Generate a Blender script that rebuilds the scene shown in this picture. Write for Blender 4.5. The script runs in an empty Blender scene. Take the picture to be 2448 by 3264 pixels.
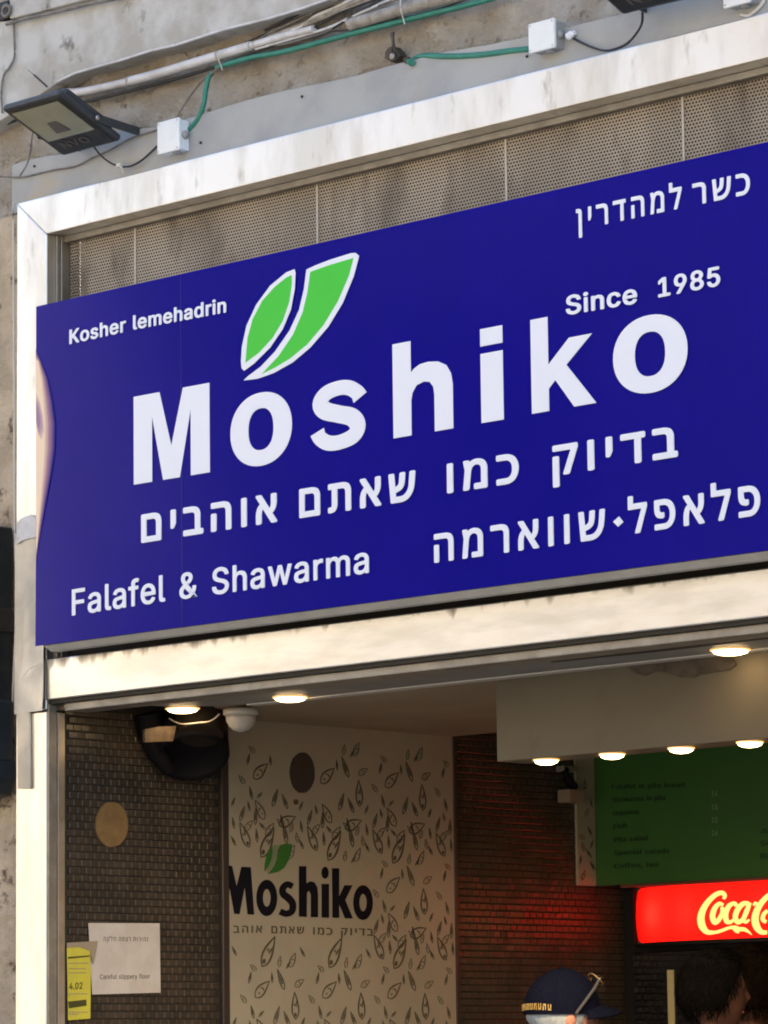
import bpy, bmesh, math, random
from mathutils import Vector, Matrix
random.seed(7)
sc = bpy.context.scene
col = sc.collection

# ---------------------------------------------------------------- camera
F = 12000.0                                    # focal length in photograph pixels (strong telephoto)
AX = (Vector((0.71982053, -0.11039456, -0.6853258)),     # world X, Y, Z seen from the camera (right, down, forward)
      Vector((0.69405284, 0.09709322, 0.71334673)),
      Vector((-0.01220911, -0.98913394, 0.14650935)))
CAM = Vector((8.4, -8.0, 1.5))
cam_d = bpy.data.cameras.new('camera'); cam = bpy.data.objects.new('camera', cam_d); col.objects.link(cam)
right = Vector((AX[0].x, AX[1].x, AX[2].x)); down = Vector((AX[0].y, AX[1].y, AX[2].y)); fwd = Vector((AX[0].z, AX[1].z, AX[2].z))
m = Matrix.Identity(4)
for i in range(3):
    m[i][0] = right[i]; m[i][1] = -down[i]; m[i][2] = -fwd[i]; m[i][3] = CAM[i]
cam.matrix_world = m
cam_d.sensor_fit = 'VERTICAL'; cam_d.sensor_height = 24; cam_d.lens = 24 * F / 3264
cam_d.clip_start = 0.1; cam_d.clip_end = 500
sc.camera = cam

# ---------------------------------------------------------------- sky, sun, exposure
SUN_EL, SUN_AZ = math.radians(38), math.radians(-12)      # azimuth measured from +Y (behind the shop) towards +X
w = bpy.data.worlds.new('World'); sc.world = w; w.use_nodes = True
nt = w.node_tree; bg = nt.nodes['Background']; sky = nt.nodes.new('ShaderNodeTexSky')
sky.sky_type = 'NISHITA'; sky.sun_disc = False; sky.sun_elevation = SUN_EL; sky.sun_rotation = SUN_AZ
sky.air_density = 1.0; sky.dust_density = 2.0
nt.links.new(sky.outputs[0], bg.inputs[0]); bg.inputs[1].default_value = 0.15
sun_d = bpy.data.lights.new('sun', 'SUN'); sun_d.energy = 4.3; sun_d.angle = math.radians(0.5); sun_d.color = (1.0, 0.87, 0.70)
sun = bpy.data.objects.new('sun', sun_d); col.objects.link(sun)
to_sun = Vector((math.sin(SUN_AZ) * math.cos(SUN_EL), math.cos(SUN_AZ) * math.cos(SUN_EL), math.sin(SUN_EL)))
sun.rotation_euler = to_sun.to_track_quat('Z', 'Y').to_euler(); sun.location = (0, 10, 14)
sc.view_settings.view_transform = 'Standard'; sc.view_settings.look = 'None'
sc.view_settings.exposure = 1.8; sc.view_settings.gamma = 1; sc.view_settings.use_curve_mapping = False
sc.cycles.use_denoising = True
sc.cycles.filter_width = 1.9
sc.cycles.max_bounces = 8
sc.cycles.sample_clamp_indirect = 6

# ---------------------------------------------------------------- helpers
def P(x, y, ax=1, val=0.0):
    """the point of the plane (world axis ax = val) that stands at this spot of the photograph"""
    d = AX[0] * 0
    v = Vector((x - 1224, y - 1632, F))
    d = Vector((AX[0].dot(v), AX[1].dot(v), AX[2].dot(v)))
    return CAM + d * ((val - CAM[ax]) / d[ax])

def tag(o, label=None, cat=None, group=None, kind=None):
    if label: o['label'] = label
    if cat: o['category'] = cat
    if group: o['group'] = group
    if kind: o['kind'] = kind
    return o
def thing(name, label, cat, loc=(0, 0, 0), group=None):
    o = bpy.data.objects.new(name, None); col.objects.link(o); o.location = loc; o.empty_display_size = .05
    return tag(o, label, cat, group)
def root_loc(o):
    v = Vector((0, 0, 0))
    while o is not None: v = v + Vector(o.location); o = o.parent
    return v
def copy_tree(o, parent=None):
    c = o.copy(); col.objects.link(c); c.parent = parent
    for ch in list(o.children): copy_tree(ch, c)
    return c

class MB:
    def __init__(s): s.v = []; s.f = []; s.sm = []
    def add(s, vs, fs, smooth=False):
        b = len(s.v); s.v += [tuple(x) for x in vs]
        s.f += [tuple(i + b for i in f) for f in fs]; s.sm += [smooth] * len(fs); return s
    def box(s, a, b):
        (x0, y0, z0), (x1, y1, z1) = a, b
        x0, x1 = sorted((x0, x1)); y0, y1 = sorted((y0, y1)); z0, z1 = sorted((z0, z1))
        return s.add([(x0,y0,z0),(x1,y0,z0),(x1,y1,z0),(x0,y1,z0),(x0,y0,z1),(x1,y0,z1),(x1,y1,z1),(x0,y1,z1)],
                     [(0,3,2,1),(4,5,6,7),(0,1,5,4),(1,2,6,5),(2,3,7,6),(3,0,4,7)])
    def prism(s, pts, off):
        n = len(pts); off = Vector(off); pts = [Vector(p) for p in pts]
        nrm = Vector((0,0,0))
        for i in range(n): nrm += (pts[i]-pts[0]).cross(pts[(i+1)%n]-pts[0])
        if nrm.dot(off) > 0: pts.reverse()
        return s.add(pts + [p+off for p in pts], [tuple(range(n)), tuple(range(2*n-1, n-1, -1))] + [(i, i+n, (i+1)%n+n, (i+1)%n) for i in range(n)])
    def frame(s, d):
        d = d.normalized(); u = d.cross(Vector((0,0,1)));
        if u.length < 1e-3: u = d.cross(Vector((1,0,0)))
        u.normalize(); return u, d.cross(u)
    def tube(s, pts, r, n=8, flat=1.0):
        pts = [Vector(p) for p in pts]; k = len(pts); vs = []
        rr = r if isinstance(r, (list, tuple)) else [r]*k
        for i, p in enumerate(pts):
            d = pts[min(i+1, k-1)] - pts[max(i-1, 0)]
            u, v = s.frame(d)
            for j in range(n):
                a = 2*math.pi*j/n; vs.append(p + (u*math.cos(a) + v*math.sin(a)*flat)*rr[i])
        fs = [(i*n+j, i*n+(j+1)%n, (i+1)*n+(j+1)%n, (i+1)*n+j) for i in range(k-1) for j in range(n)]
        s.add(vs, fs, True); s.add([vs[j] for j in range(n)], [tuple(range(n-1,-1,-1))]); s.add(vs[-n:], [tuple(range(n))]); return s
    def lathe(s, c, prof, n=24, axis=(0,0,1), smooth=True):
        c = Vector(c); d = Vector(axis).normalized(); u, v = s.frame(d); vs = []
        for r, h in prof:
            for j in range(n):
                a = 2*math.pi*j/n; vs.append(c + d*h + (u*math.cos(a)+v*math.sin(a))*r)
        k = len(prof)
        fs = [(i*n+j, i*n+(j+1)%n, (i+1)*n+(j+1)%n, (i+1)*n+j) for i in range(k-1) for j in range(n)]
        fs += [tuple(range(n-1,-1,-1)), tuple((k-1)*n+j for j in range(n))]
        return s.add(vs, fs, smooth)
    def ball(s, c, r, nu=24, nv=14, fn=None):
        c = Vector(c); r = Vector(r) if not isinstance(r, float) else Vector((r,r,r)); vs = []
        for i in range(nv+1):
            t = math.pi*i/nv
            for j in range(nu):
                a = 2*math.pi*j/nu; d = Vector((math.sin(t)*math.cos(a), math.sin(t)*math.sin(a), math.cos(t)))
                q = Vector((d.x*r.x, d.y*r.y, d.z*r.z))
                if fn: q = fn(q, d)
                vs.append(c+q)
        fs = [(i*nu+j, (i+1)*nu+j, (i+1)*nu+(j+1)%nu, i*nu+(j+1)%nu) for i in range(nv) for j in range(nu)]
        return s.add(vs, fs, True)
    def ribbon(s, pts, off):
        """flat stroke: pts = [(Vector centre, Vector half-width)], thickened by off"""
        L = [p+h for p, h in pts]; R = [p-h for p, h in pts]; off = Vector(off)
        n = len(pts); vs = L + R + [p+off for p in L] + [p+off for p in R]
        fs = []
        for i in range(n-1):
            fs += [(i, i+1, n+i+1, n+i), (2*n+i, 3*n+i, 3*n+i+1, 2*n+i+1), (i, 2*n+i, 2*n+i+1, i+1), (n+i, n+i+1, 3*n+i+1, 3*n+i)]
        fs += [(0, n, 3*n, 2*n), (n-1, 3*n-1, 4*n-1, 2*n-1)]
        return s.add(vs, fs)
    def mesh(s, name, origin=Vector((0,0,0)), weld=False):
        me = bpy.data.meshes.new(name)
        me.from_pydata([(x-origin.x, y-origin.y, z-origin.z) for x, y, z in s.v], [], s.f)
        me.polygons.foreach_set('use_smooth', s.sm)
        if weld:
            bm = bmesh.new(); bm.from_mesh(me); bmesh.ops.remove_doubles(bm, verts=bm.verts, dist=1e-5)
            bmesh.ops.recalc_face_normals(bm, faces=bm.faces); bm.to_mesh(me); bm.free()
        me.update(); return me
    def build(s, name, mat, parent=None, bevel=0, weld=False, kind=None, label=None):
        me = s.mesh(name, root_loc(parent), weld); o = bpy.data.objects.new(name, me); col.objects.link(o)
        if mat: me.materials.append(mat)
        if parent: o.parent = parent
        if bevel:
            b = o.modifiers.new('bevel', 'BEVEL'); b.width = bevel; b.segments = 2; b.limit_method = 'ANGLE'; b.angle_limit = math.radians(40)
        if kind: o['kind'] = kind
        if label: o['label'] = label
        return o

def mat(name, c, rough=.6, metal=0, c2=None, scale=8, detail=8, bump=0, bscale=60, coat=0, coat_r=.05, spec=.5,
        c3=None, scale3=3, stretch=(1,1,1), lo=.4, hi=.6, lo3=.55, hi3=.7, rvar=0, ior=1.5, emit=None, estr=0, bdist=.01):
    M = bpy.data.materials.new(name); M.use_nodes = True; t = M.node_tree; b = t.nodes['Principled BSDF']
    b.inputs['Base Color'].default_value = (*c, 1); b.inputs['Roughness'].default_value = rough; b.inputs['Metallic'].default_value = metal
    b.inputs['Specular IOR Level'].default_value = spec; b.inputs['Coat Weight'].default_value = coat; b.inputs['Coat Roughness'].default_value = coat_r; b.inputs['IOR'].default_value = ior
    if emit: b.inputs['Emission Color'].default_value = (*emit, 1); b.inputs['Emission Strength'].default_value = estr
    tc = t.nodes.new('ShaderNodeTexCoord'); mp = t.nodes.new('ShaderNodeMapping'); mp.inputs['Scale'].default_value = stretch
    g = t.nodes.new('ShaderNodeNewGeometry'); t.links.new(g.outputs['Position'], mp.inputs['Vector'])
    def noise(sc_, d=8, off=0):
        n = t.nodes.new('ShaderNodeTexNoise'); n.inputs['Scale'].default_value = sc_; n.inputs['Detail'].default_value = d; n.inputs['Roughness'].default_value = .6
        t.links.new(mp.outputs[0], n.inputs['Vector']); return n
    def ramp(n, lo, hi):
        r = t.nodes.new('ShaderNodeMapRange'); r.inputs[1].default_value = lo; r.inputs[2].default_value = hi; t.links.new(n.outputs['Fac'], r.inputs[0]); return r
    if c2:
        mx = t.nodes.new('ShaderNodeMix'); mx.data_type = 'RGBA'; mx.inputs[6].default_value = (*c, 1); mx.inputs[7].default_value = (*c2, 1)
        n = noise(scale, detail); t.links.new(ramp(n, lo, hi).outputs[0], mx.inputs[0]); out = mx.outputs[2]
        if c3:
            m3 = t.nodes.new('ShaderNodeMix'); m3.data_type = 'RGBA'; m3.inputs[7].default_value = (*c3, 1); t.links.new(out, m3.inputs[6])
            t.links.new(ramp(noise(scale3, 10), lo3, hi3).outputs[0], m3.inputs[0]); out = m3.outputs[2]
        t.links.new(out, b.inputs['Base Color'])
    if rvar:
        n = noise(scale*1.7, 5); r = t.nodes.new('ShaderNodeMapRange'); r.inputs[1].default_value = .3; r.inputs[2].default_value = .7
        r.inputs[3].default_value = max(.03, rough-rvar); r.inputs[4].default_value = rough+rvar; t.links.new(n.outputs['Fac'], r.inputs[0]); t.links.new(r.outputs[0], b.inputs['Roughness'])
    if bump:
        bn = t.nodes.new('ShaderNodeBump'); bn.inputs['Strength'].default_value = bump; bn.inputs['Distance'].default_value = bdist
        t.links.new(noise(bscale, 6).outputs['Fac'], bn.inputs['Height']); t.links.new(bn.outputs[0], b.inputs['Normal'])
    return M

M = dict(
    plaster=mat('old plaster', (.34,.30,.24), .95, c2=(.47,.445,.40), scale=5, bump=1, bscale=40, bdist=.03, c3=(.13,.10,.07), scale3=17, lo3=.58, hi3=.70),
    stucco=mat('beige stucco', (.54,.45,.33), .95, c2=(.40,.33,.24), scale=7, bump=1, bscale=30, bdist=.02, c3=(.13,.09,.06), scale3=15, lo3=.57, hi3=.66),
    lintel=mat('painted cement sheet', (.50,.51,.50), .8, c2=(.37,.36,.33), scale=6, bump=.5, bscale=20, bdist=.008, c3=(.13,.12,.10), scale3=9, lo3=.6, hi3=.72),
    band=mat('grey painted steel', (.36,.37,.36), .55, c2=(.30,.31,.31), scale=4, c3=(.38,.33,.25), scale3=6, lo3=.58, hi3=.75, bump=.1, bscale=60),
    alu=mat('satin aluminium', (.88,.88,.87), .36, 1, c2=(.72,.71,.68), scale=2.2, detail=9, lo=.44, hi=.58, stretch=(2.2,1,.7), rvar=.05, bump=.06, bscale=5, bdist=.012, c3=(.56,.54,.50), scale3=9, lo3=.60, hi3=.74),
    alu_dirty=mat('grimy aluminium', (.86,.83,.77), .34, 1, c2=(.80,.77,.70), scale=4, stretch=(4,1,.8), rvar=.06, bump=.05, bscale=5, bdist=.01),
    alu_dull=mat('dull aluminium', (.50,.47,.42), .5, 1, c2=(.40,.38,.34), scale=6, rvar=.1),
    profile=mat('aluminium profile', (.34,.32,.28), .5, .6, c2=(.26,.24,.21), scale=10, rvar=.08),
    gasket=mat('dark gasket', (.03,.028,.022), .8),
    meshm=mat('perforated steel', (.41,.355,.285), .6, .1, c2=(.31,.265,.21), scale=4, c3=(.17,.14,.11), scale3=5, stretch=(1,1,.35), lo3=.5, hi3=.66),
    cavity=mat('dark backing', (.022,.018,.014), .9),
    seam=mat('seam strip', (.50,.46,.40), .6, .2),
    blue=mat('blue vinyl', (.0012,.0001,.22), .16, c2=(.0022,.0002,.235), scale=3, spec=.13, c3=(.03,.028,.24), scale3=42, lo3=.70, hi3=.80, bump=.02, bscale=3, bdist=.02),
    joint=mat('vinyl joint', (.02,.012,.22), .3),
    white=mat('white vinyl', (.78,.82,.92), .3),
    leafgreen=mat('bright green vinyl', (.035,.56,.03), .3),
    tin=mat('grey sheet metal', (.36,.37,.36), .6, c2=(.31,.32,.31), scale=7),
    pvc=mat('white pvc pipe', (.62,.63,.66), .45, c2=(.50,.50,.50), scale=16, c3=(.2,.18,.15), scale3=20, lo3=.6, hi3=.75),
    pvc_old=mat('weathered grey conduit', (.36,.34,.31), .6, c2=(.22,.20,.17), scale=22, c3=(.10,.08,.06), scale3=30, lo3=.58, hi3=.7),
    box=mat('junction box plastic', (.80,.84,.86), .35, c2=(.76,.80,.82), scale=20),
    box_side=mat('grey plastic', (.34,.34,.33), .5),
    greenpipe=mat('green conduit', (.02,.17,.12), .45, c2=(.03,.22,.16), scale=25),
    wire_black=mat('black cable', (.018,.018,.02), .5),
    wire_grey=mat('grey cable', (.20,.19,.17), .6, c2=(.13,.12,.11), scale=25),
    wire_white=mat('white cable', (.60,.58,.52), .5),
    flood=mat('dark grey cast aluminium', (.055,.06,.068), .42, .25, c2=(.045,.05,.055), scale=30),
    floodblack=mat('black bezel', (.008,.008,.009), .3),
    floodglass=mat('frosted floodlight glass', (.23,.25,.18), .28, c2=(.19,.21,.15), scale=8, coat=1, coat_r=.08),
    faded=mat('faded grey print', (.09,.09,.09), .6),
    screw=mat('screw head', (.5,.5,.5), .3, 1),
    grout=mat('dark grout', (.02,.016,.012), .9),
    tile=mat('bronze glazed tile', (.070,.052,.036), .29, .0, c2=(.048,.037,.026), scale=9, spec=.45),
    ochre=mat('ochre filler', (.22,.135,.05), .8, c2=(.17,.105,.04), scale=20),
    brownpatch=mat('brown patch', (.05,.038,.03), .8),
    trim=mat('bronze trim', (.07,.055,.045), .4, .4),
    board=mat('cream laminate', (.38,.345,.26), .45, c2=(.35,.315,.24), scale=3),
    print=mat('dark print', (.085,.072,.045), .6),
    navy=mat('navy print', (.006,.006,.011), .7, spec=.15),
    dkgreen=mat('deep green print', (.03,.15,.025), .5),
    palegreen=mat('pale green print', (.20,.24,.15), .5),
    soffit=mat('grey soffit panel', (.24,.25,.25), .5, c2=(.20,.21,.21), scale=5),
    whitetrim=mat('white soffit trim', (.50,.50,.47), .5),
    ceilm=mat('brown beige ceiling', (.32,.27,.185), .8, c2=(.285,.24,.165), scale=4),
    dark=mat('dark interior paint', (.015,.013,.012), .8),
    valance=mat('beige valance board', (.11,.094,.064), .7, c2=(.10,.084,.056), scale=3, c3=(.085,.07,.046), scale3=8, lo3=.62, hi3=.8),
    torn=mat('torn dark lining', (.09,.07,.052), .9, c2=(.05,.04,.03), scale=18, bump=.6, bscale=30),
    lamp_ring=mat('lamp ring', (.75,.7,.6), .4, emit=(1.0,.50,.10), estr=.30),
    lamp_on=mat('lit led diffuser', (.9,.8,.6), .4, emit=(1.0,.68,.34), estr=5),
    dome=mat('white dome plastic', (.42,.42,.41), .35),
    fan=mat('black speaker plastic', (.004,.004,.006), .7, spec=.15),
    fan_brown=mat('dark brown housing', (.022,.016,.011), .7, spec=.2),
    card=mat('beige cardboard', (.07,.05,.03), .8, c2=(.035,.022,.014), scale=24),
    menu=mat('green menu board', (.030,.115,.022), .5, c2=(.035,.13,.022), scale=2),
    menutext=mat('dark green lettering', (.006,.022,.010), .6),
    menuprice=mat('pale lettering', (.16,.30,.16), .6),
    fridge=mat('black fridge body', (.006,.006,.007), .5),
    fridge_glass=mat('dark fridge door', (.004,.004,.006), .15, coat=1),
    redwire=mat('red reflecting edge', (.25,.10,.07), .35, .6),
    yellowglow=mat('pale yellow glow strip', (.62,.55,.30), .5),
    paper=mat('white paper', (.62,.58,.53), .8, c2=(.56,.52,.46), scale=12),
    papertext=mat('grey print', (.15,.12,.10), .8),
    yellow=mat('yellow notice card', (.62,.58,.06), .6, c2=(.56,.52,.06), scale=10),
    yellowdark=mat('olive print', (.06,.055,.01), .7),
    tape=mat('adhesive tape', (.34,.29,.20), .4),
    skin=mat('skin', (.50,.24,.18), .55, c2=(.42,.19,.14), scale=30),
    skin_dark=mat('tanned skin', (.13,.06,.04), .7, spec=.2),
    eye=mat('eye white', (.7,.7,.68), .2), iris=mat('dark iris', (.03,.02,.015), .2), lips=mat('lips', (.36,.12,.10), .5),
    cap=mat('navy cotton', (.004,.0055,.016), .9, c2=(.003,.004,.012), scale=90, spec=.05, bump=.3, bscale=200),
    capgrey=mat('grey strap', (.05,.052,.06), .7, spec=.2), gold=mat('gold thread', (.55,.40,.13), .6, c2=(.30,.2,.06), scale=120),
    greyhair=mat('grey hair', (.36,.42,.46), .8, c2=(.27,.31,.35), scale=22, stretch=(4,4,.6), spec=.1),
    blackhair=mat('black hair', (.0018,.0018,.002), .9, c2=(.0035,.003,.0028), scale=60, spec=.04, bump=.8, bscale=90),
    brownhair=mat('dark brown hair', (.005,.0032,.0018), .9, c2=(.009,.0055,.003), scale=50, spec=.04, bump=.8, bscale=80),
    shirt_blue=mat('pale blue shirt', (.25,.34,.45), .9), shirt_dark=mat('dark shirt', (.03,.03,.035), .9), shirt_olive=mat('olive shirt', (.10,.09,.05), .9),
    trousers=mat('dark trousers', (.02,.02,.025), .9), shoes=mat('black shoes', (.01,.01,.01), .5),
    glassframe=mat('tan sunglasses frame', (.20,.13,.06), .5), lens=mat('dark lens', (.012,.012,.014), .25),
    awning=mat('black sheet metal', (.012,.016,.018), .45, c2=(.03,.032,.03), scale=12), awning2=mat('dark slate plastic', (.018,.026,.034), .35, c2=(.03,.04,.048), scale=7),
    stone=mat('limestone ashlar', (.52,.43,.29), .9, c2=(.44,.36,.25), scale=2, bump=.4, bscale=6, bdist=.03),
    stone2=mat('pale rendered stone', (.62,.55,.43), .9, c2=(.55,.48,.37), scale=1.4),
    greyrender=mat('grey render', (.30,.28,.25), .9, c2=(.25,.23,.21), scale=2),
    midrender=mat('brown render of unseen buildings', (.15,.13,.10), .9, c2=(.12,.105,.08), scale=2),
    darkrender=mat('dark cladding of unseen building', (.045,.042,.040), .7, c2=(.035,.033,.032), scale=2),
    winglass=mat('window glass', (.02,.025,.03), .08, coat=1), winframe=mat('window frame', (.3,.3,.3), .5),
    asphalt=mat('pale street paving', (.36,.32,.26), .9, c2=(.30,.27,.22), scale=3), paving=mat('stone paving', (.33,.29,.23), .85, c2=(.26,.23,.19), scale=2),
    floor=mat('terrazzo floor', (.16,.14,.12), .4, c2=(.11,.10,.085), scale=40),
    roof=mat('roof membrane', (.3,.3,.3), .9),
)

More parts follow.
